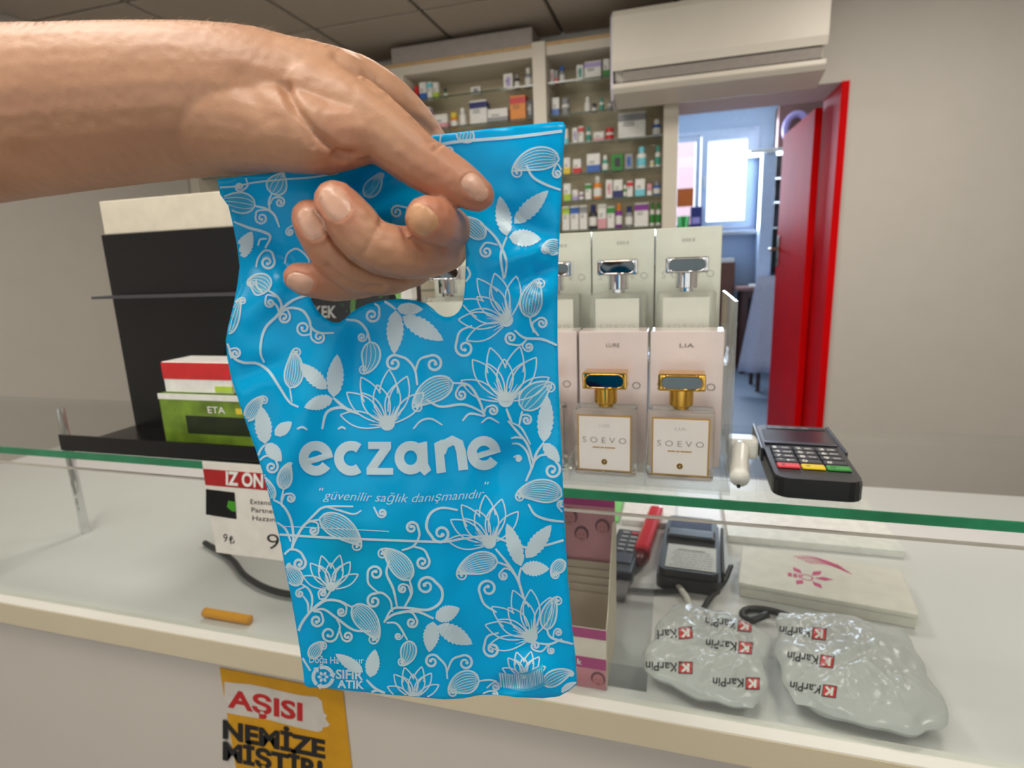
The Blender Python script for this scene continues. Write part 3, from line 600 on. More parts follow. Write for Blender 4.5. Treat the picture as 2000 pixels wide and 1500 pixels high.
# ------------------------------------------------------------------ payment terminal on the glass shelf
tm = thing('payment_terminal', 'black payment terminal with a keypad standing on the glass shelf', 'payment terminal', (0.1425, 0.620, 1.0953)); tm.rotation_euler = (math.radians(0.5), 0, math.radians(-1.0)); tm.scale = (1.0, 1.08, 0.78)
tblk = mat('terminal_black', (26, 26, 30), 0.38); tdk = mat('terminal_dark_blue', (44, 48, 62), 0.3)
def outline(w0, w1, l, r):                    # rounded, tapering terminal plan
    pts = []
    for cx, cy, a0 in ((w0 - r, r, -PI / 2), (w1 - r, l - r, 0), (-w1 + r, l - r, PI / 2), (-w0 + r, r, PI)):
        pts += [(cx + r * math.cos(a0 + PI / 2 * i / 4), cy + r * math.sin(a0 + PI / 2 * i / 4)) for i in range(5)]
    return pts
def plan_prism(pts, z0, z1):
    b = bmesh.new(); A = [b.verts.new((x, y, z0)) for x, y in pts]; B = [b.verts.new((x, y, z1)) for x, y in pts]
    b.faces.new(A[::-1]); b.faces.new(B); n = len(pts)
    for i in range(n): b.faces.new((A[i], A[(i + 1) % n], B[(i + 1) % n], B[i]))
    return b
obj('lower_body', plan_prism(outline(0.043, 0.045, 0.185, 0.016), 0.002, 0.024), tblk, tm)
obj('upper_body', plan_prism(outline(0.041, 0.044, 0.180, 0.013), 0.0241, 0.030), tblk, tm)
obj('side_rail', bx(-0.0465, -0.0425, 0.085, 0.182, 0.010, 0.0315, 0.0015), tdk, tm); obj('side_rail', bx(0.0425, 0.0465, 0.085, 0.182, 0.010, 0.0315, 0.0015), tdk, tm)
sc_ = obj('screen', bx(-0.037, 0.037, 0.112, 0.160, 0.0302, 0.0312), mat('screen_grey', (62, 58, 68), 0.12), tm)
obj('screen_bezel', bx(-0.040, 0.040, 0.104, 0.1115, 0.0302, 0.0325, 0.0008), tdk, tm); obj('top_bezel', bx(-0.030, 0.038, 0.163, 0.176, 0.0302, 0.0316), black, tm)
k = Ink()
for i in range(3): k.poly([(-.02 + i * .016, .166), (-.012 + i * .016, .166), (-.012 + i * .016, .170), (-.02 + i * .016, .170)])
pyobj('top_print', [(p.x, p.y, 0.0318) for p in k.v], k.f, greyink, tm)
kp = [('1', 'QZ'), ('2', 'ABC'), ('3', 'DEF'), ('4', 'GHI'), ('5', 'JKL'), ('6', 'MNO'), ('7', 'PRS'), ('8', 'TUV'), ('9', 'WXY'), ('*', 'F'), ('0', ''), ('#', '')]
keym = mat('key_black', (40, 40, 46), 0.45)
for i, (a, bt) in enumerate(kp):
    c_, r_i = i % 3, i // 3; x0 = -0.036 + c_ * 0.0245; y0 = 0.082 - r_i * 0.0135
    ky = obj('key', bx(x0, x0 + 0.023, y0, y0 + 0.0115, 0.0301, 0.0330, 0.001, 1), keym, tm)
    q = ink_text(a, x0 + 0.003, x0 + (0.0065 if a == '1' else 0.0085), y0 + 0.0025, 0.0062, bold=0.03, ydown=False)
    pyobj('digit', [(p.x, p.y, 0.0332) for p in q.v], q.f, cm('white'), ky)
    if bt:
        q = ink_text(bt, x0 + 0.012, x0 + 0.020, y0 + 0.0035, 0.0034, bold=0.02, ydown=False); pyobj('letters', [(p.x, p.y, 0.0332) for p in q.v], q.f, cm('white'), ky)
for i, (cc, a) in enumerate((('red', 'X'), ('yellow', '<'), ('green', 'O'))):
    x0 = -0.036 + i * 0.0245; ky = obj('key', bx(x0, x0 + 0.023, 0.0265, 0.0385, 0.0301, 0.0332, 0.001, 1), mat('key_' + cc, {'red': (226, 60, 72), 'yellow': (236, 206, 30), 'green': (50, 150, 60)}[cc], 0.4), tm)
    q = ink_text(a, x0 + 0.004, x0 + 0.0085, 0.0295, 0.005, bold=0.02, ydown=False); pyobj('digit', [(p.x, p.y, 0.0334) for p in q.v], q.f, ink, ky)
# white barcode scanner lying on the shelf
sg = thing('barcode_scanner', 'white handheld scanner standing between the perfume stand and the payment terminal', 'scanner', (0.068, 0.664, 1.0953))
wp = mat('white_plastic', (228, 228, 220), 0.3)
b = bmesh.new(); pa = [(0.0, -0.022, 0.0115), (0.002, 0.01, 0.016), (0.006, 0.045, 0.026)]
tube(b, pa, 0.0105, 14); obj('grip', b, wp, sg, True)
obj('head', bx(-0.009, 0.026, 0.040, 0.070, 0.012, 0.036, 0.006, 3), wp, sg); obj('scan_window', bx(0.0262, 0.0275, 0.045, 0.066, 0.016, 0.032, 0.001), dblack, sg)
b = bmesh.new(); lathe(b, [(0.0022, 0), (0.0022, 0.0015)], 10, Matrix.Translation((-0.002, -0.0318, 0.0065)) @ Matrix.Rotation(PI / 2, 4, 'X')); obj('cable_hole', b, black, sg)
obj('foot', bx(-0.008, 0.010, -0.01, 0.05, 0.0, 0.013, 0.003), wp, sg)

# ------------------------------------------------------------------ things on the display floor behind the front glass
DZ = 0.80
def flat_frame(bl_, br_, tl_px, z):           # floor frame from three picture points
    o = onZ(*bl_, z); u = onZ(*br_, z) - o; v = onZ(*tl_px, z) - o
    return o, u, v
# payment terminal lying on the floor
t2 = thing('receipt_terminal', 'black receipt terminal with a white sticker lying behind the front glass', 'payment terminal', (0.023, 0.905, DZ), math.radians(-3))
obj('lower_body', plan_prism(outline(0.052, 0.050, 0.225, 0.016), 0.0005, 0.022), tblk, t2)
obj('upper_body', plan_prism([(x, y + .004) for x, y in outline(0.048, 0.046, 0.214, 0.013)], 0.0221, 0.036), tblk, t2)
obj('paper_cover', bx(-0.043, 0.043, 0.118, 0.150, 0.0361, 0.043, 0.004), tdk, t2)
obj('screen', bx(-0.040, 0.036, 0.160, 0.205, 0.0362, 0.0375), mat('screen_blue', (40, 46, 84), 0.1), t2)
stp = obj('sticker', bx(-0.038, 0.044, 0.012, 0.094, 0.0362, 0.0368), mat('sticker_paper', (206, 206, 202), 0.5), t2)
k = ink_text('ÖRNEKPOS CİHAZ', -0.022, 0.026, 0.036, 0.0052, bold=0.02, flip=True, ydown=False) if False else Ink()
random.seed(3)
for r_i in range(7):
    xx = -0.034 + random.uniform(0, .01)
    while xx < 0.036:
        ww = random.uniform(0.003, 0.010); k.poly([(xx, 0.018 + r_i * 0.0085), (xx + ww, 0.018 + r_i * 0.0085), (xx + ww, 0.0195 + r_i * 0.0085), (xx, 0.0195 + r_i * 0.0085)]); xx += ww + 0.002
k.poly([(-0.02, 0.0745), (0.026, 0.0745), (0.026, 0.078), (-0.02, 0.078)])
pyobj('sticker_print', [(p.x, p.y, 0.0371) for p in k.v], k.f, greyink, stp)
obj('side_latch', bx(0.0525, 0.058, 0.03, 0.20, 0.008, 0.030, 0.003), tblk, t2)
# handset
hs = thing('keypad_handset', 'dark blue grey handset with small keys lying behind the front glass', 'handset', (-0.093, 0.905, DZ), math.radians(-4))
hm = mat('handset_plastic', (52, 58, 72), 0.4)
obj('body', bx(-0.026, 0.026, 0, 0.165, 0.0005, 0.024, 0.006, 3), hm, hs)
obj('lower_pad', bx(-0.020, 0.018, 0.03, 0.065, 0.0241, 0.0265, 0.002), mat('handset_pad', (66, 74, 94), 0.35), hs)
for r_i in range(5):
    for c_ in range(2): obj('key', bx(-0.014 + c_ * 0.017, -0.001 + c_ * 0.017, 0.075 + r_i * 0.017, 0.083 + r_i * 0.017, 0.0241, 0.0262, 0.001, 1), cm('red') if r_i == 4 and c_ else mat('key_pale', (160, 164, 172), 0.4), hs)
obj('grey_strip', bx(-0.026, 0.022, -0.05, -0.001, 0.0005, 0.010, 0.002), mat('mid_grey', (112, 112, 114), 0.5), hs)  # low mid grey strip at the near end of the handset
# red stapler-like marker
rd = thing('red_marker', 'glossy red marker lying between handset and receipt terminal', 'marker', (-0.060, 0.955, DZ), math.radians(-6))
obj('body', bx(-0.014, 0.014, 0.03, 0.22, 0.003, 0.034, 0.008, 3), mat('glossy_red', (206, 40, 62), 0.15), rd)
b = bmesh.new(); lathe(b, [(0.013, 0), (0.010, 0.022), (0.004, 0.034)], 14, Matrix.Translation((0, 0.0295, 0.0165)) @ Matrix.Rotation(PI / 2, 4, 'X')); obj('tip', b, mat('dark_red', (92, 14, 22), 0.3), rd, True)
# green and white sheets further in
b = bx(-0.22, -0.115, 1.14, 1.30, DZ + .0005, DZ + .004); tag(obj('green_notepad', b, mat('green_paper', (120, 200, 112), 0.6)), 'light green notepad lying on the counter floor', 'notepad')
b = bx(-0.108, 0.0, 1.135, 1.33, DZ + .0005, DZ + .012); tag(obj('white_notepad', b, cm('white')), 'white paper stack lying beside the light green notepad', 'paper')
b = bx(0.10, 0.40, 1.10, 1.34, DZ + .0005, DZ + .015, .001); tag(obj('white_folder', b, cm('white')), 'white folder lying behind the flat white box', 'folder')
# leaflet dispenser (pink)
ld = thing('leaflet_dispenser', 'pink printed cardboard leaflet dispenser standing behind the front glass', 'leaflet holder', (-0.135, 0.65, DZ))
pkm = mat('pink_print', (206, 142, 152), 0.5, var=0.06); mg = mat('magenta_print', (176, 66, 128), 0.5); cream = mat('cream_inside', (212, 200, 178), 0.6); bro = mat('pale_brown_print', (186, 168, 150), 0.6)
yb = 0.085
obj('side', xprism([(0.0, 0), (yb + .03, 0), (yb + .03, 0.185), (yb - .01, 0.20), (0.02, 0.105), (0.0, 0.088)], 0.054, 0.0552), cream, ld)
obj('side', xprism([(0.0, 0), (yb + .03, 0), (yb + .03, 0.185), (yb - .01, 0.20), (0.02, 0.105), (0.0, 0.088)], -0.0552, -0.054), cream, ld)
obj('back_card', bx(-0.0535, 0.0535, yb + .026, yb + .029, 0.0005, 0.226), pkm, ld)
obj('floor_card', bx(-0.0535, 0.0535, 0.002, yb + .025, 0.0005, 0.0015), cream, ld)
fp = obj('front_card', bx(-0.0545, 0.0545, -0.0005, 0.001, 0.0005, 0.088), mat('white_print', (226, 216, 204), 0.5), ld)
obj('band', bx(-0.0545, 0.0545, -0.0009, -0.0006, 0.074, 0.088), mg, fp); obj('band', bx(-0.0545, 0.0545, -0.0009, -0.0006, 0.030, 0.046), mg, fp); obj('band', bx(-0.0545, 0.0545, -0.0009, -0.0006, 0.001, 0.0295), pkm, fp)
local_ink(word('k', 0.020, 0.006, 0.034, 0.008, bold=0.02), 'lettering', -0.0012, cm('white'), fp)
for r_i in range(5): obj('leaflet', bx(-0.050, 0.050, yb + .004 * r_i, yb + .004 * r_i + .001, 0.002, 0.085 + 0.010 * r_i), bro, ld)
obj('band', bx(-0.0535, 0.0535, yb + .0252, yb + .0258, 0.206, 0.226), mg, ld)
facem = mat('pink_face_print', (196, 128, 132), 0.6); hairm = mat('dark_pink_hair', (124, 70, 84), 0.6)
def picture_face(par, xc, zc, s, y, hair):
    h_ = Ink(); h_.disc(xc, zc + s * .25, s * .95, s * 1.05, 18); local_ink(h_, 'picture', y, hairm, par)
    f_ = Ink(); f_.disc(xc, zc, s * .72, s * .95, 18); local_ink(f_, 'picture', y - .0003, facem, par)
    e_ = Ink()
    for sx in (-1, 1): e_.disc(xc + sx * s * .28, zc + s * .15, s * .10, s * .06, 8)
    e_.stroke([(xc - s * .25, zc - s * .4), (xc, zc - s * .5), (xc + s * .25, zc - s * .4)], s * .1); local_ink(e_, 'picture', y - .0006, hairm, par)
for xc, zc, s in ((-0.012, 0.185, 0.013), (0.036, 0.174, 0.011), (0.006, 0.160, 0.011)): picture_face(ld, xc, zc, s, yb + .0248, True)
picture_face(fp, 0.044, 0.0145, 0.010, -0.0013, False)
k = Ink(); k.poly([(-.05, .165), (-.038, .165), (-.038, .180), (-.05, .180)]); local_ink(k, 'picture', yb + .0248, mat('blue_mark', (84, 96, 170), .5), ld)
# flat white box with pink marks
wbx = thing('flat_white_box', 'flat white box with pink flower marks lying behind the front glass', 'box', (0.185, 0.90, DZ), math.radians(-8))
obj('body', bx(-0.082, 0.16, 0.0, 0.13, 0.0005, 0.018, 0.002), mat('white_box_card', (222, 218, 208), 0.5), wbx)
obj('lid', bx(-0.084, 0.162, -0.002, 0.132, 0.0182, 0.026, 0.002), mat('white_box_card', (222, 218, 208), 0.5), wbx)
k = Ink(); ex, ey = 0.018, 0.052
for a, l in ((0.9, .026), (-0.9, .022), (0.2, .028), (2.2, .022), (-2.1, .02)):
    c_ = Vector((math.cos(a), math.sin(a))); n_ = Vector((-c_.y, c_.x)); p = Vector((ex, ey)) + c_ * .012
    k.poly([p, p + c_ * l * .5 + n_ * .006, p + c_ * l, p + c_ * l * .5 - n_ * .006])
k.ring(ex, ey, .0085, .0085, .0022, 20)
for j, (a, b_) in enumerate(((-.028, -.022), (-.020, -.014), (-.012, -.010))): k.poly([(ex + a, ey - .006), (ex + b_, ey - .006), (ex + b_, ey + .006), (ex + a, ey + .006)])
for j in range(5): k.spline([(0.0 + j * .006, .118 - j * .004), (0.03 + j * .006, .128 - j * .005), (0.07 + j * .004, .112 - j * .006)], .002 + .001 * (j % 2), .004)
pyobj('pink_print', [(p.x, p.y, 0.0263) for p in k.v], k.f, mat('pink_ink', (206, 60, 120), 0.5), wbx)
# cables
cabm = mat('black_cable_rubber', (30, 32, 36), 0.4)
b = bmesh.new(); tube(b, [onZ(1198, 1146, DZ + .005), onZ(1240, 1152, DZ + .005), onZ(1290, 1155, DZ + .005), onZ(1330, 1153, DZ + .005)], 0.0036); tag(obj('black_cable', b, cabm, None, True), 'black cable running straight below the handset', 'cable')
b = bmesh.new(); tube(b, [onZ(1428, 1105, DZ + .012), onZ(1415, 1135, DZ + .008), onZ(1398, 1155, DZ + .006), onZ(1380, 1178, DZ + .006), onZ(1370, 1196, DZ + .006)], 0.0042); tag(obj('black_cable', b, cabm, None, True), 'black cable leaving the side of the receipt terminal', 'cable')
b = bmesh.new(); tube(b, [onZ(1600, 1225, DZ + .008), onZ(1545, 1205, DZ + .008), onZ(1500, 1192, DZ + .008), onZ(1462, 1190, DZ + .006), onZ(1450, 1200, DZ + .006), onZ(1465, 1212, DZ + .006), onZ(1500, 1200, DZ + .012)], 0.0055); tag(obj('black_cable', b, cabm, None, True), 'thick looped black cable in front of the flat white box', 'cable')
b = bmesh.new(); tube(b, [onZ(1322, 1140, DZ + .008), onZ(1340, 1165, DZ + .01), onZ(1350, 1188, DZ + .01)], 0.005); tag(obj('white_cable', b, wp, None, True), 'short white cable below the receipt terminal', 'cable')

# ------------------------------------------------------------------ wrapped bandage packs
random.seed(11)
plastic = film('milky_plastic', (224, 226, 226), 0.10, 0.25, 0.22)
def pillow(name, label, ctr_, ax, ay, rx, ry, h, seed, n=64):
    """crinkled plastic pack: a rounded pillow with folds, resting on the display floor"""
    vs, fs = [], []
    for side in (1, -1):
        for i in range(n + 1):
            for j in range(n + 1):
                u, v = i / n * 2 - 1, j / n * 2 - 1
                wob = 1 + 0.10 * noise.noise(Vector((u * 2.5, v * 2.5, seed))); a = u * math.sqrt(max(0, 1 - v * v * 0.22)) * wob; c_ = v * math.sqrt(max(0, 1 - u * u * 0.22)) * wob
                edge = max(0, (1 - u * u)) ** 0.5 * max(0, (1 - v * v)) ** 0.5
                p = Vector((a * rx, c_ * ry, 0))
                nz = noise.noise(Vector((u * 2.2 + seed, v * 2.2, 0.3))) * 0.30 + abs(noise.noise(Vector((u * 6 + seed, v * 5, 1.7)))) * -0.22 + abs(noise.noise(Vector((u * 3 - v * 4, v * 2 + seed, 4.1)))) * -0.40 + abs(noise.noise(Vector((u * 9 + v * 5, v * 9 + seed, 2.1)))) * -0.12
                z = h * 0.5 + side * h * 0.5 * edge * (1 + (nz if side > 0 else 0))
                q = ctr_ + ax * p.x + ay * p.y; q.z = max(DZ + 0.001, DZ + 0.001 + z); vs.append(q)
    N = (n + 1) * (n + 1)
    for s_ in range(2):
        for i in range(n):
            for j in range(n):
                a = s_ * N + i * (n + 1) + j; f = (a, a + 1, a + n + 2, a + n + 1); fs.append(f[::-1] if s_ == 0 else f)
    t = thing(name, label, 'bandage pack', ctr_.copy())
    o = pyobj('wrapper', vs, fs, plastic, t, True); o.matrix_parent_inverse = Matrix.Translation(-ctr_)
    bvh = BVHTree.FromPolygons(vs, fs)
    return t, bvh
def ray_print(t, bvh, k, name, m, off=0.0006):
    vs = []
    good = []
    for p in k.v:
        r = ray(p.x, p.y).normalized(); h = bvh.ray_cast(C, r, 5)
        good.append(h[0] is not None); vs.append((h[0] - r * off) if h[0] is not None else Vector((0, 0, 0)))
    fs = [f for f in k.f if all(good[i] for i in f)]
    if not fs: return None
    used = sorted({i for f in fs for i in f}); mp = {u: i for i, u in enumerate(used)}
    o = pyobj(name, [vs[u] for u in used], [tuple(mp[i] for i in f) for f in fs], m, t)
    o.matrix_parent_inverse = Matrix.Translation(-Vector(t.location)); return o
cA, cB = onZ(1385, 1315, DZ), onZ(1590, 1300, DZ)
tA, vA = pillow('bandage_pack', 'crinkled white plastic bandage pack with red and black print, beside the clear tray', Vector((0.048, 0.727, DZ)), Vector((0.97, -0.24, 0)), Vector((0.24, 0.97, 0)), 0.075, 0.092, 0.050, 1.3)
tB, vB = pillow('bandage_pack', 'long crinkled plastic bandage pack with red and black print, below the looped cable', Vector((0.222, 0.735, DZ)), Vector((0.995, -0.05, 0)), Vector((0.05, 0.995, 0)), 0.086, 0.106, 0.056, 5.1)
kred = mat('logo_red', (206, 52, 58), 0.4); kwhite = cm('white')
LOGOS = [(1339, 1236, -4, 1), (1456, 1265, 6, 1), (1470, 1335, 2, 1), (1339, 1304, 2, 1), (1367, 1370, 0, 0), (1455, 1222, 6, 1), (1504, 1403, 4, 0), (1600, 1238, 5, 1), (1615, 1292, 8, 1), (1620, 1350, 8, 1)]
for x, y, a, flip in LOGOS:
    for t, v in ((tA, vA), (tB, vB)):
        ca, sa = math.cos(math.radians(a)), math.sin(math.radians(a))
        def R_(p, x=x, y=y, ca=ca, sa=sa, s=(-1 if flip else 1)): return (x + s * (p.x * ca - p.y * sa), y + s * (p.x * sa + p.y * ca))
        h = v.ray_cast(C, ray(x, y).normalized(), 5)
        hA = vA.ray_cast(C, ray(x, y).normalized(), 5); hB = vB.ray_cast(C, ray(x, y).normalized(), 5)
        if h[0] is None: continue
        other = hB if v is vA else hA
        if other[0] is not None and other[3] < h[3]: continue
        k = Ink(); k.grid(-14, -12, 14, 12, 10); k.xf(R_); ray_print(t, v, k, 'logo_frame', ink, 0.0006)
        k = Ink(); k.grid(-12.5, -10.5, 12.5, 10.5, 10); k.xf(R_); ray_print(t, v, k, 'logo_patch', kred, 0.0010)
        k = Ink(); k.spline([(-5, -8), (-5, 8)], 5, 2); k.spline([(7, -8), (-2, 0)], 4.5, 2); k.spline([(-2, 0), (8, 8)], 4.5, 2); k.xf(R_); ray_print(t, v, k, 'logo_letter', kwhite, 0.0015)
        k = ink_text('KarPin', 18, 78, 9, 17, bold=0.01); k.xf(R_); ray_print(t, v, k, 'lettering', ink, 0.0010)
# clear tray corner on the floor in front of them
tr = thing('clear_tray', 'shallow clear plastic tray on the counter floor beside the leaflet dispenser', 'tray', (-0.03, 0.74, DZ))
obj('tray_floor', bx(-0.055, 0.0, -0.08, 0.12, 0.0005, 0.002), ACRYL, tr)
for a in ((-0.0565, -0.0552, -0.08, 0.12, 0.0005, 0.035), (-0.055, 0.0, -0.0815, -0.0802, 0.0005, 0.035), (-0.055, 0.0, 0.1202, 0.1215, 0.0005, 0.035)): obj('tray_wall', bx(*a), ACRYL, tr)

# ================================================================== THE BAG
BAGC = at(800, 800, 0.30); BN_ = Vector((-math.sin(YAW + 0.02), math.cos(YAW + 0.02), 0))
def bagdepth(x, y): r = ray(x, y); return (BAGC - C).dot(BN_) / r.dot(BN_)
def gauss(x, y, cx, cy, sx, sy): return math.exp(-((x - cx) / sx) ** 2 - ((y - cy) / sy) ** 2)
def fold(x, y, ax, ay, bx_, by_, w):           # ridge along a segment
    dx, dy = bx_ - ax, by_ - ay; t = max(0, min(1, ((x - ax) * dx + (y - ay) * dy) / (dx * dx + dy * dy)))
    d = math.hypot(x - ax - dx * t, y - ay - dy * t); return math.exp(-(d / w) ** 2) * (0.35 + 0.65 * math.sin(PI * min(1, max(0, t))))
FOLDS = [(640, 640, 540, 980, 38, .0035), (700, 640, 700, 800, 30, -.003), (880, 640, 1000, 840, 40, .003), (930, 480, 960, 760, 26, -.003), (560, 520, 470, 640, 36, .004), (560, 700, 460, 740, 22, -.002), (610, 560, 500, 420, 40, -.005),
         (1040, 640, 1060, 900, 34, -.0025), (990, 860, 960, 960, 34, -.0035), (780, 620, 820, 830, 30, .002), (690, 1100, 700, 1330, 24, -.0018), (860, 1080, 880, 1340, 26, .0020), (620, 1080, 640, 1330, 22, .0016), (1000, 1290, 1090, 1330, 24, .003), (1020, 1330, 960, 1350, 16, -.003),
         (1000, 300, 1080, 420, 30, .0016), (950, 400, 1080, 470, 22, -.0022), (960, 520, 1080, 480, 18, .0024), (1000, 560, 1085, 520, 14, -.002), (1030, 600, 1080, 560, 14, .002), (760, 340, 640, 420, 26, -.006), (820, 380, 700, 470, 24, .004)]
def wr_(x, y):                                # towards the viewer, metres
    z = 0.010 * gauss(x, y, 860, 1000, 260, 330) - 0.012 * gauss(x, y, 470, 470, 110, 170) - 0.019 * gauss(x, y, 700, 385, 150, 70)
    for a in FOLDS: z += fold(x, y, *a[:5]) * a[5] * 1.5
    z += noise.noise(Vector((x / 95, y / 120, 0.2))) * 0.0022 + noise.noise(Vector((x / 38, y / 46, 3.2))) * 0.0006
    z += gauss(x, y, 1040, 530, 55, 60) * noise.noise(Vector((x / 16, y / 14, 8.1))) * 0.0022
    return z
def bag_pt(x, y, off=0.0):
    r = ray(x, y); d = bagdepth(x, y) - (wr_(x, y) + off) / r.dot(BN_)
    return C + r * d
OUT = [(424, 350), (430, 380), (446, 402), (455, 440), (463, 480), (468, 520), (463, 560), (455, 600), (445, 640), (441, 665), (444, 700), (452, 740), (465, 780), (482, 830), (500, 880), (515, 930), (530, 985), (545, 1045), (557, 1110), (568, 1165), (577, 1215), (586, 1270), (592, 1310), (595, 1338), (604, 1343), (640, 1344), (690, 1350), (750, 1356), (810, 1361), (868, 1366), (905, 1364), (940, 1357), (970, 1357), (1010, 1362), (1060, 1364), (1092, 1360), (1110, 1350), (1127, 1336), (1125, 1290), (1119, 1240), (1113, 1180), (1108, 1110), (1104, 1040), (1101, 980), (1098, 900), (1094, 820), (1091, 740), (1089, 660), (1089, 580), (1091, 500), (1095, 420), (1098, 340), (1101, 290), (1105, 246), (1100, 238), (1085, 238), (1020, 245), (950, 252), (880, 260), (846, 264), (800, 290), (740, 318), (660, 326), (560, 335), (480, 343)]
HOLE = [(608, 585), (620, 606), (640, 625), (656, 630), (668, 627), (690, 608), (715, 595), (745, 587), (785, 584), (825, 590), (842, 600), (858, 614), (872, 619), (888, 615), (901, 600), (907, 570), (909, 530), (910, 490), (906, 462), (885, 442), (850, 440), (800, 458), (740, 485), (680, 520), (630, 555), (612, 570)]
def dens(P, step, closed=True):
    o = []; n = len(P)
    for i in range(n):
        a, b_ = P[i], P[(i + 1) % n]; m_ = max(1, int(math.dist(a, b_) / step)); o += [(a[0] + (b_[0] - a[0]) * k / m_, a[1] + (b_[1] - a[1]) * k / m_) for k in range(m_)]
    return o
def inside(p, P):
    x, y = p; c_ = False; n = len(P)
    for i in range(n):
        x1, y1 = P[i]; x2, y2 = P[(i + 1) % n]
        if (y1 > y) != (y2 > y) and x < (x2 - x1) * (y - y1) / (y2 - y1) + x1: c_ = not c_
    return c_
def dist_poly(p, P):
    m_ = 1e9; x, y = p
    for i in range(len(P)):
        x1, y1 = P[i]; x2, y2 = P[(i + 1) % len(P)]; dx, dy = x2 - x1, y2 - y1
        t = max(0, min(1, ((x - x1) * dx + (y - y1) * dy) / (dx * dx + dy * dy + 1e-9))); m_ = min(m_, math.hypot(x - x1 - dx * t, y - y1 - dy * t))
    return m_
ob, hb_ = dens(OUT, 9), dens([tuple(v) for v in catmull(HOLE + [HOLE[0]], 7)][:-1], 7)
pts = [Vector(p) for p in ob] + [Vector(p) for p in hb_]; n0, n1 = len(ob), len(hb_)
dOut = {}; STEP = 9
for i in range(int(410 / STEP), int(1140 / STEP)):
    for j in range(int(230 / STEP), int(1370 / STEP)):
        p = (i * STEP + (j % 2) * STEP / 2, j * STEP)
        if inside(p, OUT) and not inside(p, HOLE) and dist_poly(p, OUT) > 5 and dist_poly(p, HOLE) > 5: pts.append(Vector(p))
edges = [(i, (i + 1) % n0) for i in range(n0)] + [(n0 + i, n0 + (i + 1) % n1) for i in range(n1)]
V2, E2, F2, *_ = delaunay_2d_cdt(pts, edges, [], 0, 1e-4)
F2 = [f for f in F2 if (lambda c_: inside(c_, [tuple(q) for q in pts[:n0]]) and not inside(c_, [tuple(q) for q in pts[n0:n0 + n1]]))((sum(V2[i].x for i in f) / 3, sum(V2[i].y for i in f) / 3))]
front = [bag_pt(v.x, v.y) for v in V2]
def gap(v): 
    d = min(dist_poly((v.x, v.y), OUT), dist_poly((v.x, v.y), HOLE) * 1.5); return 0.0006 + 0.010 * (1 - math.exp(-d / 90))
back = [bag_pt(v.x, v.y, -gap(v)) for v in V2]
NB = len(V2); bf = [tuple(f) for f in F2] + [tuple(i + NB for i in f[::-1]) for f in F2]
cnt = {}
for f in F2:
    for a, b_ in zip(f, f[1:] + f[:1]): cnt[(a, b_)] = 1
for (a, b_) in cnt:
    if (b_, a) not in cnt: bf.append((b_, a, a + NB, b_ + NB))
bagm = film('blue_bag_film', (0, 194, 254), 0.04, 0.30, 0.20)
MATS['blue_bag_film'].node_tree.nodes['Principled BSDF'].inputs['Specular IOR Level'].default_value = 0.25
bag = thing('pharmacy_bag', 'blue plastic pharmacy bag with white floral print held up by a hand', 'bag', BAGC)
IB = Matrix.Translation(-BAGC)
def BG(o): o.matrix_parent_inverse = IB; return o
BG(pyobj('bag_film', front + back, bf, bagm, bag, True))
wink = film('white_bag_ink', (214, 236, 244), 0.04, 0.15, 0.3); tint = film('tint_bag_ink', (70, 198, 240), 0.05, 0.25, 0.3)
def bprint(k, name, m=None, off=0.0004): return BG(pyobj(name, [bag_pt(p.x, p.y, off) for p in k.v], k.f, m or wink, bag))
CLIP = lambda p: inside(p, OUT) and not inside(p, HOLE)
def clip(k): k.f = [f for f in k.f if all(CLIP((k.v[i].x, k.v[i].y)) for i in f)]; return k
def curl_pts(pts, r, d, turns=1.35):
    """continue a path into a spiral; d = +1 turns right on the page, -1 left"""
    P = catmull([Vector(p) for p in pts], 3); t = (P[-1] - P[-2]).normalized(); a = math.atan2(t.y, t.x); p = P[-1].copy(); n = int(30 * turns)
    for i in range(n):
        rr = r * (1 - 0.80 * i / n); da = 2 * PI * turns / n; a += d * da; p = p + Vector((math.cos(a), math.sin(a))) * rr * da; P.append(p)
    return P
def vine(pts, w=4.6, curl=None, taper=True):
    k = Ink(); P = curl_pts(pts, *curl) if curl else catmull([Vector(p) for p in pts], 3)
    k.stroke(P, w, (lambda t: 0.75 + 0.35 * math.sin(PI * t)) if taper else None)
    if curl: k.disc(P[-1].x, P[-1].y, w * .8)
    return bprint(clip(k), 'printed_vine')
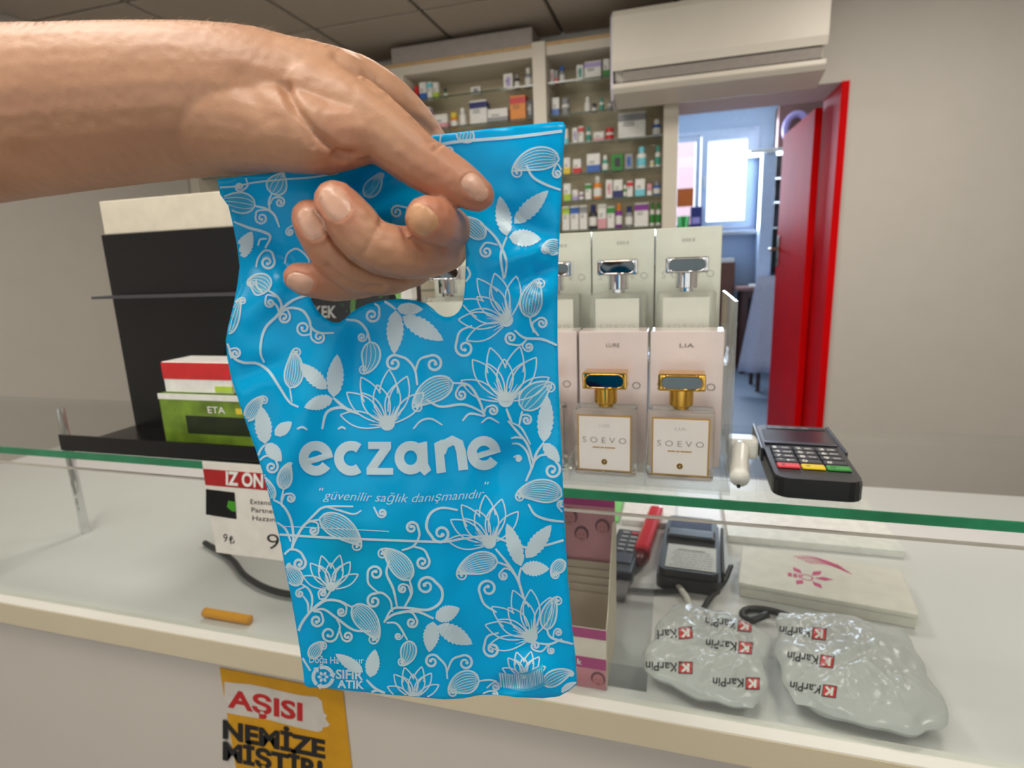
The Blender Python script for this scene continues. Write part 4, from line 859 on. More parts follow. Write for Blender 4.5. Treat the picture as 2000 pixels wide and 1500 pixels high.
def leaf(bx_, by_, tx, ty, w):
    k = Ink(); b0, t0 = Vector((bx_, by_)), Vector((tx, ty)); d = t0 - b0; L = d.length; d.normalize(); n_ = Vector((-d.y, d.x)); A, B = [], []; N = 9
    for i in range(N + 1):
        t = i / N; hw = w / 2 * (math.sin(PI * t ** 0.85) ** 0.8 if 0 < t < 1 else 0)
        c_ = b0 + d * L * t; A.append(c_ + n_ * hw); B.append(c_ - n_ * hw)
        if 2 < i < N: A.append(c_ + n_ * hw * .86 - d * L * .0 + d * 0.8); B.append(c_ - n_ * hw * .86 + d * 0.8)
    A2, B2 = [], []
    for i in range(N):
        for S, T_, sg_ in ((A2, 1, 1), (B2, -1, -1)):
            t = i / N; hw = w / 2 * math.sin(PI * min(1, t) ** 0.85) ** 0.8 if i else 0
            S.append(b0 + d * L * t + n_ * sg_ * hw)
            if i > 1: S.append(b0 + d * L * (t + .02) + n_ * sg_ * hw * 0.84)
    k.poly(A2 + [t0] + B2[:0:-1]); k.v = list(k.v)
    k2 = Ink()
    # subdivide so that the print follows the film: fan of quads between both sides
    m_ = min(len(A2), len(B2)); vs = []
    for i in range(m_):
        for u in (0, .25, .5, .75, 1): vs.append(A2[i].lerp(B2[i], u))
    vs.append(t0); fs = []
    for i in range(m_ - 1):
        for u in range(4): fs.append((i * 5 + u, i * 5 + u + 1, (i + 1) * 5 + u + 1, (i + 1) * 5 + u))
    for u in range(4): fs.append(((m_ - 1) * 5 + u, (m_ - 1) * 5 + u + 1, m_ * 5))
    k2.add(vs, fs); return bprint(clip(k2), 'printed_leaf')
def paisley(bx_, by_, tx, ty, w, bend=0.0, curl=(8, 1), hatch=6, cl=1.25):
    b0, t0 = Vector((bx_, by_)), Vector((tx, ty)); d = t0 - b0; L = d.length; n_ = Vector((-d.y, d.x)) / L
    mid = (b0 + t0) / 2 + n_ * bend; N = 16; ctr2 = []; A, B = [], []
    for i in range(N + 1):
        t = i / N; p = b0 * (1 - t) ** 2 + mid * 2 * t * (1 - t) + t0 * t * t; tg = ((mid - b0) * (1 - t) + (t0 - mid) * t).normalized(); nn = Vector((-tg.y, tg.x))
        hw = w / 2 * (math.sin(PI * t ** 0.72) ** 0.75 if 0 < t < 1 else 0); A.append(p + nn * hw); B.append(p - nn * hw)
    f_ = Ink(); f_.add([q for a, b_ in zip(A, B) for q in (a, a.lerp(b_, .33), a.lerp(b_, .66), b_)], [(i * 4 + j, i * 4 + j + 1, i * 4 + j + 5, i * 4 + j + 4) for i in range(N) for j in range(3)])
    bprint(clip(f_), 'printed_petal_tint', tint, 0.0003)
    k = Ink(); k.stroke(A, 3.4); sideB = B
    tail = curl_pts([tuple(q) for q in (A if curl[1] < 0 else B)[-4:]], curl[0], curl[1], cl); k.stroke(B, 3.4); k.stroke(tail, 3.2, lambda t: 1.05 - .3 * t); k.disc(tail[-1].x, tail[-1].y, 2.6)
    for h in range(1, hatch + 1):
        u = h / (hatch + 1); k.stroke([a.lerp(b_, u) for a, b_ in zip(A, B)][1:-1], 1.5)
    return bprint(clip(k), 'printed_bud')
def lotus(cx, cy, ang, s):
    """flower with base at (cx, cy), opening towards ang (degrees, page), s = height"""
    a = math.radians(ang); ax = Vector((math.cos(a), math.sin(a))); n_ = Vector((-ax.y, ax.x)); o = Vector((cx, cy)); k = Ink()
    def petal(off, rot, l, w, t0=0.0):
        r = math.radians(rot); d = ax * math.cos(r) + n_ * math.sin(r); m_ = Vector((-d.y, d.x)); b0 = o + n_ * off
        for sg_ in (1, -1):
            P = [b0 + d * l * t + m_ * sg_ * w / 2 * (math.sin(PI * t ** 1.25) ** 0.9 if t < 1 else 0) for t in [t0 + (1 - t0) * i / 14 for i in range(15)]]
            k.stroke(P, 2.7)
    S = s
    petal(0, -62, S * .92, S * .30, .15); petal(0, 62, S * .92, S * .30, .15); petal(0, -36, S, S * .34, .25); petal(0, 36, S, S * .34, .25)
    petal(0, -14, S * 1.05, S * .34, .58); petal(0, 16, S * 1.06, S * .34, .58); petal(0, 0, S * .80, S * .30, .1); petal(0, -24, S * .80, S * .28, .2); petal(0, 26, S * .80, S * .28, .2)
    k.disc(o.x + ax.x * 6, o.y + ax.y * 6, S * .145, n=16)
    for i in range(15):
        r = math.radians(-70 + 10 * i + 5 * math.sin(i * 7)); d = ax * math.cos(r) + n_ * math.sin(r); l = S * (.36 + .10 * math.sin(i * 5.3))
        k.stroke([o + ax * 4, o + d * l * .5, o + d * l], S * .05, lambda t: 1 - .9 * t)
    return bprint(clip(k), 'printed_flower')
# --- right side, top to bottom
paisley(1092, 312, 1000, 334, 44, 24, (11, -1)); vine([(1028, 322), (1040, 345), (1065, 360), (1098, 372)])
leaf(990, 461, 976, 383, 33); leaf(1004, 437, 1071, 372, 34); leaf(994, 463, 1057, 467, 36)
vine([(990, 462), (981, 485), (978, 505), (984, 545)]); vine([(938, 435), (960, 455), (975, 475), (989, 510), (986, 542)]); vine([(972, 478), (950, 474), (940, 484)], 4, (12, -1)); paisley(945, 465, 898, 425, 34, 6, (8, -1))
vine([(908, 515), (918, 535), (910, 550)], 4); vine([(1098, 335), (1088, 320), (1080, 335)], 4, (9, -1)); paisley(1096, 490, 1058, 486, 30, 12, (8, -1)); vine([(870, 250), (860, 270), (862, 290), (870, 300)], 4, (9, -1)); paisley(905, 278, 915, 245, 34, 0, (4, 1), 4)
lotus(993, 628, 218, 98); paisley(1035, 620, 1052, 545, 42, -10, (10, 1)); vine([(1035, 622), (1040, 640), (1052, 656)]); vine([(1042, 650), (1040, 632), (1052, 622)], 4, (11, 1))
vine([(1005, 645), (1025, 660), (1060, 663), (1096, 678)]); vine([(1030, 662), (1015, 674), (996, 672)], 4, (12, 1)); vine([(1028, 664), (1020, 676), (1026, 684)], 3.6, (9, -1)); vine([(922, 636), (898, 648), (890, 675)], 4.4, (18, -1))
lotus(988, 786, 268, 106); vine([(989, 798), (994, 812), (1000, 826)]); paisley(1022, 800, 1078, 748, 46, -12, (10, 1), 3); vine([(1020, 803), (1014, 830)], 4); vine([(1015, 825), (1018, 812), (1028, 810)], 4, (10, 1))
leaf(1062, 864, 1069, 772, 34); leaf(1062, 866, 1093, 902, 26); vine([(1062, 864), (1048, 885), (1040, 910), (1027, 940)]); vine([(992, 822), (1012, 845), (1030, 868), (1042, 905)]); vine([(1000, 826), (1018, 836), (1036, 868)], 3.5)
vine([(998, 856), (1010, 854), (1022, 857)], 3.5); vine([(1000, 866), (1015, 868), (1030, 884), (1038, 915)], 4); vine([(1003, 893), (1010, 890)], 4, (6, 1)); vine([(1040, 905), (1055, 890), (1075, 890), (1091, 908)], 4.6, (16, 1)); 
paisley(1097, 968, 1008, 966, 44, 18, (9, -1), 8); vine([(1032, 985), (1045, 1005), (1070, 1015), (1101, 1019)]); vine([(1098, 1000), (1090, 990)], 4, (8, 1))
# --- centre
leaf(773, 606, 770, 692, 36); leaf(786, 618, 866, 665, 38); leaf(775, 603, 826, 604, 26); vine([(773, 604), (757, 592), (742, 586)]); vine([(722, 590), (739, 598), (741, 615)], 4.4, (14, 1)); vine([(676, 624), (700, 628), (716, 645), (723, 668)]); vine([(718, 650), (716, 660)], 3.8, (9, 1))
paisley(722, 668, 712, 730, 36, -14, (9, 1), 3); vine([(815, 752), (810, 722), (795, 702), (775, 694)], 4.6, (16, -1)); vine([(811, 725), (820, 702), (842, 694)], 4.6, (17, 1)); paisley(885, 748, 806, 795, 46, 16, (10, -1), 7)
vine([(885, 748), (915, 752), (935, 780), (947, 812)]); vine([(912, 752), (898, 754), (891, 766)], 4, (11, -1)); vine([(832, 780), (860, 794), (905, 790), (938, 803), (948, 812)]); vine([(945, 808), (950, 796), (960, 792)], 4, (10, 1)); vine([(903, 822), (918, 808), (947, 813)], 4)
vine([(807, 838), (822, 822), (842, 818), (864, 830)], 3.4); vine([(940, 826), (955, 816), (975, 826)], 3.2); vine([(580, 838), (590, 834), (600, 839)], 4); vine([(660, 838), (668, 834), (675, 838)], 4)
lotus(758, 832, 255, 104); vine([(651, 777), (676, 798), (700, 808)], 5.5); leaf(651, 776, 659, 692, 36); leaf(638, 760, 585, 709, 32); leaf(650, 778, 594, 796, 30); vine([(688, 801), (662, 796), (638, 806), (629, 838)], 5)
# --- left side
paisley(566, 757, 572, 684, 36, 12, (9, 1), 6); vine([(566, 757), (570, 785)], 3); vine([(443, 668), (455, 697), (475, 708), (502, 710), (525, 725), (545, 755), (565, 785), (583, 795)], 5); vine([(452, 700), (448, 684), (458, 680)], 4, (10, 1))
vine([(516, 708), (509, 690), (511, 662), (520, 638), (540, 618), (552, 602), (575, 585), (610, 574)], 5); vine([(540, 618), (562, 602), (590, 606), (604, 625), (608, 640), (625, 650), (652, 650)], 4.6); vine([(545, 614), (560, 605), (566, 615)], 4.4, (12, 1)); vine([(607, 640), (606, 652), (595, 655)], 4, (14, 1)); vine([(608, 640), (608, 660), (616, 668)], 4, (12, -1))
paisley(524, 567, 484, 548, 44, 8, (8, -1), 5); vine([(524, 567), (542, 580), (550, 598), (542, 616)]); vine([(540, 580), (522, 576), (518, 590)], 4, (9, -1)); vine([(500, 545), (502, 560), (514, 572)], 4); vine([(531, 588), (542, 600), (545, 614)], 4)
vine([(456, 433), (487, 445), (512, 452), (528, 462), (518, 485)], 5); vine([(500, 522), (504, 505), (516, 490), (530, 492), (536, 508)], 4.4, (14, 1)); vine([(522, 466), (508, 468), (504, 480)], 4); leaf(466, 505, 492, 452, 34)
paisley(498, 402, 428, 392, 40, 4, (5, 1), 3); vine([(498, 402), (520, 408), (536, 420), (546, 444)]); vine([(524, 410), (503, 412), (499, 424)], 4, (12, -1)); vine([(528, 412), (525, 395), (531, 378)], 4); vine([(527, 400), (534, 387), (546, 385)], 4, (10, 1)); paisley(531, 378, 552, 338, 40, 2, (4, 1), 3)
vine([(430, 366), (460, 364), (500, 356), (560, 350), (612, 346), (660, 338)], 3.5, None, False); vine([(480, 348), (484, 362), (474, 372)], 4, (9, 1)); paisley(712, 382, 742, 338, 30, 8, (6, 1)); vine([(800, 432), (796, 408), (778, 402)], 4, (12, -1)); vine([(572, 440), (562, 446)], 4, (8, -1)); vine([(556, 515), (562, 495), (580, 486), (600, 502), (606, 520)], 3.5)
paisley(447, 652, 470, 582, 26, -6, (7, 1), 3); paisley(484, 822, 515, 774, 26, -8, (8, 1)); leaf(518, 867, 510, 793, 36); leaf(537, 850, 570, 824, 26); leaf(520, 866, 550, 901, 30); vine([(518, 868), (508, 880), (503, 896)], 4); vine([(505, 901), (518, 891), (535, 893), (542, 908)], 4.2, (12, 1))
paisley(554, 955, 566, 904, 28, -6, (3, 1), 8, .3); vine([(554, 955), (550, 975), (551, 990)], 3.6); vine([(551, 978), (556, 966), (567, 964)], 4, (9, 1)); paisley(534, 975, 514, 930, 24, -4, (3, 1), 5, .3)
vine([(534, 976), (553, 988), (568, 1015), (573, 1050), (569, 1075)], 4.6); vine([(569, 1075), (580, 1048), (598, 1022), (624, 1015)]); vine([(574, 1062), (590, 1032), (615, 1004), (636, 990), (690, 989)], 4); vine([(541, 1020), (558, 1034), (568, 1058)], 4); paisley(624, 1013, 706, 1066, 44, -16, (10, 1), 8)
vine([(604, 1018), (620, 1022), (622, 1036)], 4, (9, 1)); vine([(553, 1085), (568, 1073), (586, 1078), (596, 1094)], 5, (13, 1)); vine([(637, 990), (660, 996), (690, 1004), (706, 997)], 3.4); vine([(730, 990), (738, 1006)], 4, (9, -1))
# --- below the word
k = Ink(); k.spline([(546, 1044), (640, 1050), (760, 1055), (862, 1058), (905, 1052), (960, 1048), (1020, 1068), (1060, 1066), (1101, 1055)], 4.5); bprint(clip(k), 'weld_line')
k = Ink(); k.spline([(552, 1028), (650, 1032), (760, 1038)], 1.6); bprint(clip(k), 'weld_line')
k = Ink(); k.spline([(846, 285), (900, 276), (1000, 268), (1098, 256)], 6); bprint(clip(k), 'weld_line')
k = Ink(); k.poly([(850, 262), (884, 258), (882, 300), (866, 285)]); bprint(clip(k), 'pale_patch', mat('pale_blue_patch', (196, 220, 226), 0.35))
lotus(647, 1152, 268, 66); vine([(645, 1155), (636, 1168), (617, 1184), (604, 1197), (588, 1220), (581, 1245), (586, 1275), (606, 1310)], 5); vine([(636, 1168), (625, 1170), (622, 1160)], 3.8, (8, 1)); vine([(612, 1190), (636, 1173), (662, 1174), (688, 1186)]); paisley(688, 1185, 738, 1252, 42, -14, (10, 1), 8); vine([(664, 1175), (676, 1184), (676, 1196)], 4, (9, 1))
vine([(608, 1193), (632, 1190), (656, 1206), (690, 1230), (724, 1233)]); vine([(656, 1206), (664, 1224), (658, 1244)], 4.2, (16, 1)); vine([(662, 1226), (668, 1246)], 4.2, (11, -1)); vine([(612, 1194), (626, 1196), (631, 1208)], 4.6, (13, 1)); paisley(588, 1140, 562, 1102, 30, -6, (3, 1), 6, .3); vine([(588, 1140), (604, 1152), (610, 1172), (606, 1196)], 4); vine([(595, 1146), (582, 1152)], 3.6, (8, -1)); vine([(592, 1164), (601, 1178), (602, 1196)], 4)
paisley(608, 1286, 632, 1254, 24, -6, (8, 1), 5); leaf(709, 1313, 655, 1277, 25); leaf(723, 1323, 733, 1268, 30); vine([(716, 1328), (735, 1346), (764, 1358)], 5); vine([(722, 1352), (740, 1348)], 4)
vine([(750, 1216), (766, 1190), (792, 1187), (835, 1191), (860, 1176), (863, 1152), (846, 1132)], 5, (18, -1)); vine([(752, 1212), (772, 1199), (812, 1194), (847, 1208)], 5); leaf(850, 1208, 898, 1188, 34); leaf(846, 1214, 838, 1274, 34); leaf(855, 1222, 923, 1258, 38); vine([(785, 1194), (805, 1197), (814, 1210)], 4.4, (11, 1))
paisley(800, 1133, 746, 1072, 40, 12, (10, -1), 8); vine([(800, 1133), (804, 1158), (790, 1186)]); vine([(802, 1158), (797, 1144), (788, 1141)], 4, (9, -1)); vine([(760, 1095), (755, 1120), (768, 1150), (776, 1187)]); vine([(766, 1195), (762, 1172), (746, 1158), (728, 1160)], 4.6, (14, -1)); vine([(738, 1157), (720, 1140), (718, 1120)], 4.4, (15, 1)); vine([(785, 1075), (808, 1066), (819, 1046), (816, 1028)], 4.6, (12, -1)); vine([(806, 1067), (828, 1074), (838, 1092)], 4.6, (14, 1)); vine([(755, 1216), (776, 1219), (796, 1250)], 4); paisley(798, 1252, 786, 1300, 30, -10, (8, 1), 4); vine([(790, 1236), (784, 1246)], 3.4, (7, 1))
lotus(958, 1064, 248, 92); vine([(894, 996), (862, 992), (840, 1004), (833, 1030), (846, 1052)], 5, (18, -1)); leaf(1018, 1106, 990, 1022, 32); leaf(1027, 1090, 1077, 1025, 34); leaf(1018, 1110, 1073, 1111, 32); vine([(1018, 1108), (1013, 1130), (1018, 1152), (1027, 1180)]); vine([(968, 1072), (995, 1105), (1012, 1135), (1024, 1170)]); paisley(972, 1098, 892, 1120, 42, 16, (11, -1), 8); vine([(972, 1098), (992, 1106), (1004, 1122)], 4); vine([(998, 1114), (986, 1110), (977, 1118)], 4, (9, -1))
vine([(970, 1196), (946, 1180), (936, 1156)], 4.6, (18, 1)); lotus(1040, 1247, 232, 96); vine([(974, 1236), (952, 1243), (945, 1264)], 4.6, (16, -1)); paisley(1068, 1230, 1086, 1166, 30, -8, (9, 1), 3); vine([(1068, 1230), (1078, 1246), (1120, 1258)]); vine([(1050, 1256), (1074, 1258), (1098, 1248)], 4); vine([(1072, 1258), (1058, 1272), (1044, 1270)], 4, (9, 1)); vine([(1074, 1258), (1070, 1268)], 3.4, (7, -1)); vine([(1080, 1246), (1082, 1234)], 3.6, (8, 1)); paisley(1104, 1098, 1078, 1126, 24, 8, (8, -1), 5)
lotus(808, 1366, 268, 62); vine([(874, 1326), (870, 1300), (854, 1282)], 4.4, (14, -1)); vine([(873, 1312), (884, 1288), (904, 1280)], 4.4, (15, 1)); paisley(936, 1330, 876, 1352, 44, 14, (9, -1), 7); vine([(936, 1330), (955, 1328), (970, 1330)], 3.6); lotus(1024, 1326, 268, 52); vine([(950, 1344), (962, 1334)], 3.8, (9, 1)); paisley(1062, 1338, 1118, 1312, 30, -8, (5, 1), 4); leaf(1096, 1352, 1126, 1332, 18)
vine([(940, 1356), (955, 1350), (966, 1350)], 3.6, (7, 1)); vine([(590, 1312), (594, 1330)], 4)
# --- lettering
def glyphs():
    W_ = 19.0; G = []
    def arc(cx, cy, rx, ry, a0, a1, n=26): return [(cx + rx * math.cos(math.radians(a0 + (a1 - a0) * i / n)), cy + ry * math.sin(math.radians(a0 + (a1 - a0) * i / n))) for i in range(n + 1)]
    def e(cx, cy, tilt, s=1.0):
        k = Ink(); P = [(24.0 * s, -8 * s)] + arc(0, 0, 24 * s, 24.5 * s, -14, -320); k.stroke(P[1:], W_ * s); k.stroke([(-20 * s, 5 * s), (0, 2 * s), (33 * s, -4 * s)], 11.5 * s)
        c_, s_ = math.cos(math.radians(tilt)), math.sin(math.radians(tilt)); k.xf(lambda p: (cx + p.x * c_ - p.y * s_, cy + p.x * s_ + p.y * c_)); return k
    G.append(e(617, 895, -7))
    k = Ink(); k.stroke(arc(686, 895, 24, 24.5, -52, -308), W_); G.append(k)
    k = Ink(); k.poly([(719, 863), (764, 863), (764, 876), (737, 914), (768, 914), (768, 927), (716, 927), (716, 914), (742, 877), (719, 877)]); G.append(k)
    k = Ink(); k.stroke(arc(802, 894, 22, 23.5, 0, 360), 18.5); k.poly([(815, 866), (834, 862), (836, 905), (842, 918), (829, 929), (818, 918)]); G.append(k)
    k = Ink(); k.poly([(848, 866), (864, 858), (871, 922), (853, 925)]); k.stroke([(861, 884), (868, 868), (884, 860), (896, 866), (901, 884), (905, 918)], W_); G.append(k)
    G.append(e(945, 885, -7, 0.98)); return G
for k in glyphs(): bprint(k, 'word_letter', wink, 0.0006)
k = ink_text('güvenilir sağlık danışmanıdır', 631, 946, 974, 17, bold=-0.008, shear=0.35); k.xf(lambda p: (p.x, p.y + (8 * math.sin((p.x - 631) / 315 * PI * .62 + .1) - 9.5 * max(0, (p.x - 800) / 146)))); bprint(k, 'tagline_lettering', wink, 0.0006)
for a, yq in ((624, 958), (947, 946)):
    k = Ink(); k.stroke([(a, yq), (a + 2, yq - 5)], 2.2); k.stroke([(a + 5, yq), (a + 7, yq - 5)], 2.2); bprint(k, 'tagline_lettering', wink, .0006)
bprint(ink_text('SIFIR', 656, 709, 1325, 17, bold=0.03, slope=0.04), 'logo_lettering', wink, 0.0006); bprint(ink_text('ATIK', 659, 711, 1343, 15, bold=0.03, slope=0.04), 'logo_lettering', wink, 0.0006)
bprint(ink_text('Doğa Ha', 604, 662, 1294, 13, bold=0.01, slope=0.04), 'logo_lettering', wink, 0.0009); bprint(ink_text('ur', 696, 711, 1296, 13, bold=0.0), 'logo_lettering', wink, 0.0006)
k = Ink()
for a0 in (10, 130, 250):
    k.stroke([(631 + 19 * math.cos(math.radians(a0 + 92 * i / 12)), 1322 + 19 * math.sin(math.radians(a0 + 92 * i / 12))) for i in range(13)], 7)
    t = math.radians(a0 + 92); p = Vector((631 + 19 * math.cos(t), 1322 + 19 * math.sin(t))); d = Vector((-math.sin(t), math.cos(t))); n_ = Vector((math.cos(t), math.sin(t))); k.poly([p + n_ * 7, p + d * 9, p - n_ * 7])
for i in range(6):
    a = i * PI / 3; k.stroke([(631 + 3 * math.cos(a), 1322 + 3 * math.sin(a)), (631 + 7 * math.cos(a), 1322 + 7 * math.sin(a)), (631 + 11 * math.cos(a), 1322 + 11 * math.sin(a))], 4.5, lambda t: .4 + math.sin(PI * t))
bprint(k, 'recycling_emblem', wink, 0.0006)
random.seed(5); k = Ink(); k.grid(0, 0, 1, 1, 14); k.xf(lambda p: (972 + 88 * p.x + 4 * p.y, 1312 + 5 * math.sin(p.x * 3.4) - 14 * p.x ** 3 + (27 + 16 * p.x) * p.y)); bprint(k, 'barcode_patch', tint, 0.0005)
k = Ink(); x = 975
while x < 1058:
    w = random.choice((1.2, 1.8, 2.6)); yt = 1314 + 3 * math.sin((x - 971) / 30) - max(0, (x - 1030) * .4); k.add([q for t in range(7) for q in ((x + t * .5, yt + t * 4.7), (x + w + t * .5, yt + t * 4.7))], [(2 * t, 2 * t + 1, 2 * t + 3, 2 * t + 2) for t in range(6)]); x += w + random.choice((1.5, 2.4))
bprint(k, 'barcode_bars', wink, 0.0007)
# folded leaflet inside the bag, seen faintly through the film
def in_bag(x, y): return bag_pt(x, y, -0.004 - 0.002)
lf = thing('folded_leaflet', 'folded printed leaflet showing faintly through the lower bag', 'leaflet', in_bag(710, 1180))
vs, fs = [], []
for i in range(11):
    for j in range(13): vs.append(in_bag(610 + 22 * i + 1.2 * j, 1012 + 24 * j + 0.6 * i) + BN_ * 0.0)
for i in range(10):
    for j in range(12): a = i * 13 + j; fs.append((a, a + 1, a + 14, a + 13))
o = pyobj('sheet', vs, fs, mat('leaflet_paper', (40, 70, 130), 0.7), lf); o.matrix_parent_inverse = Matrix.Translation(-Vector(lf.location)); o.modifiers.new('thickness', 'SOLIDIFY').thickness = 0.0006
k = Ink()
for i in range(12):
    xx = 622 + i * 18
    for j in range(22): 
        if random.random() < .8: k.poly([(xx, 1020 + j * 13), (xx + 9, 1020 + j * 13), (xx + 9, 1028 + j * 13), (xx, 1028 + j * 13)])
o = pyobj('print_lines', [bag_pt(p.x, p.y, -0.0052) for p in k.v], k.f, mat('leaflet_print', (10, 20, 60), 0.7), lf); o.matrix_parent_inverse = Matrix.Translation(-Vector(lf.location))

# ================================================================== THE HAND
def hp_(x, y, d): return at(x, y, d)
CH = [  # chains of (px, py, depth, radius px)
    # upper arm, forearm, wrist and hand back
    [(-1000, 1250, .12, 250), (-860, 620, .26, 210), (-600, 330, .300, 185), (-200, 250, .292, 165), (150, 215, .284, 148), (438, 198, .278, 134), (560, 205, .277, 120), (650, 210, .278, 106)],
    [(438, 225, .282, 112), (520, 235, .284, 100), (600, 245, .285, 84)],
    [(600, 180, .281, 92), (690, 195, .284, 82), (765, 222, .290, 60), (815, 262, .298, 47), (858, 335, .312, 45)],
    # thenar mass and thumb
    [(380, 225, .277, 104), (450, 236, .271, 95), (520, 246, .265, 85), (590, 258, .259, 78), (645, 268, .256, 68), (700, 262, .256, 60)],
    [(620, 205, .266, 84), (690, 228, .262, 74), (752, 262, .258, 62), (815, 312, .258, 53), (852, 334, .258, 50.5), (890, 355, .258, 46), (922, 374, .2585, 38), (936, 382, .259, 31)],
    # index
    [(850, 320, .310, 47), (892, 395, .313, 45), (896, 438, .300, 42), (876, 448, .283, 44), (858, 445, .268, 49), (847, 437, .257, 51), (836, 428, .251, 46)],
    # middle
    [(780, 300, .312, 48), (870, 400, .322, 46), (880, 470, .302, 44), (850, 492, .281, 47), (810, 494, .267, 52), (760, 490, .259, 53), (722, 474, .255, 52), (690, 438, .252, 51), (664, 406, .251, 47), (655, 394, .251, 42)],
    # ring
    [(720, 320, .318, 46), (800, 420, .328, 42), (815, 505, .306, 40), (780, 528, .292, 42), (742, 534, .281, 45), (700, 528, .275, 46), (662, 505, .270, 46), (630, 463, .266, 45), (612, 435, .265, 41), (606, 425, .265, 36)],
    # little finger
    [(690, 340, .322, 40), (745, 440, .330, 36), (752, 520, .306, 34), (728, 541, .292, 36), (695, 548, .285, 37), (650, 552, .280, 37.5), (612, 548, .276, 35), (588, 543, .275, 31), (580, 541, .275, 27)],
]
def unit_ico(n):
    b = bmesh.new(); bmesh.ops.create_icosphere(b, subdivisions=n, radius=1.0); b.verts.index_update()
    r = [v.co.copy() for v in b.verts], [tuple(v.index for v in f.verts) for f in b.faces]; b.free(); return r
ICO = {2: unit_ico(2), 3: unit_ico(3)}; HV, HF = [], []
def ball(c_, r):
    vs, fs = ICO[3 if r > 0.016 else 2]; k = len(HV); HV.extend([tuple(c_ + v * r) for v in vs]); HF.extend([(a + k, b_ + k, d + k) for a, b_, d in fs])
for ch in CH:
    P = [(at(x, y, d), r * d / F) for x, y, d, r in ch]
    n = len(P)
    for i in range(n - 1):
        a, b_ = P[i], P[i + 1]; L = (b_[0] - a[0]).length; m_ = max(2, int(L / (0.12 * min(a[1], b_[1]))))
        p0 = P[max(i - 1, 0)]; p3 = P[min(i + 2, n - 1)]
        for k in range(m_ + (1 if i == n - 2 else 0)):
            t = k / m_; t2, t3 = t * t, t * t * t
            def cr(A, B, C_, D): return 0.5 * ((B * 2) + (C_ - A) * t + (A * 2 - B * 5 + C_ * 4 - D) * t2 + (B * 3 - A - C_ * 3 + D) * t3)
            ball(cr(p0[0], a[0], b_[0], p3[0]), a[1] + (b_[1] - a[1]) * t)
# webs that join palm, thumb root and finger roots behind the bag
for x, y, d, r in ((760, 300, .305, 55), (720, 300, .306, 60), (680, 290, .298, 70), (640, 280, .290, 70), (800, 330, .312, 52), (740, 340, .318, 52)): ball(at(x, y, d), r * d / F)
tmp = bpy.data.meshes.new('hand_source'); tmp.from_pydata(HV, [], HF); tmp.update()
ho = bpy.data.objects.new('hand_source', tmp); COL.objects.link(ho)
rm = ho.modifiers.new('remesh', 'REMESH'); rm.mode = 'VOXEL'; rm.voxel_size = 0.0011
sm = ho.modifiers.new('smooth', 'SMOOTH'); sm.factor = 0.5; sm.iterations = 5
bpy.context.view_layer.update()
hm_ = bpy.data.meshes.new_from_object(ho.evaluated_get(bpy.context.evaluated_depsgraph_get()))
bpy.data.objects.remove(ho); bpy.data.meshes.remove(tmp)
# skin creases: shallow grooves pressed into the surface facing the viewer
CRE = [([(560, 170), (580, 215), (615, 262), (660, 300), (688, 306)], 9, .0030), ([(548, 165), (575, 235), (610, 285)], 6, .0010), ([(655, 108), (720, 160), (790, 220), (846, 258)], 10, .0016), ([(838, 278), (862, 272), (850, 292)], 3.5, .0006), ([(846, 292), (866, 280)], 3, .0006), ([(712, 492), (722, 474), (735, 452), (744, 430)], 5, .0003), ([(786, 436), (796, 462), (826, 482), (866, 490)], 6, .0022), ([(640, 520), (668, 545), (715, 562), (748, 560)], 5, .0014), ([(696, 505), (712, 492)], 5, .0003), ([(748, 420), (744, 438)], 5, .0012),
       ([(650, 305), (690, 318), (720, 312)], 5, .0012), ([(618, 418), (632, 440), (655, 478), (690, 512), (740, 536), (790, 545)], 4, .0013), ([(905, 392), (935, 402), (952, 398)], 4, .0005), ([(470, 150), (520, 230)], 22, .0010), ([(870, 300), (905, 330)], 12, .0004)]
NAILS = [(928, 366, 48, 60, 38), (824, 428, 226, 64, 52), (653, 396, 238, 70, 50), (608, 436, 238, 66, 46), (586, 552, 200, 52, 36)]
def segd(p, P):
    m_ = 1e9
    for (x1, y1), (x2, y2) in zip(P, P[1:]):
        dx, dy = x2 - x1, y2 - y1; t = max(0, min(1, ((p[0] - x1) * dx + (p[1] - y1) * dy) / (dx * dx + dy * dy))); m_ = min(m_, math.hypot(p[0] - x1 - dx * t, p[1] - y1 - dy * t))
    return m_
TIPS = [(936, 384), (838, 430), (650, 395), (605, 430), (585, 542)]
col = hm_.color_attributes.new('flush', 'FLOAT_COLOR', 'POINT')
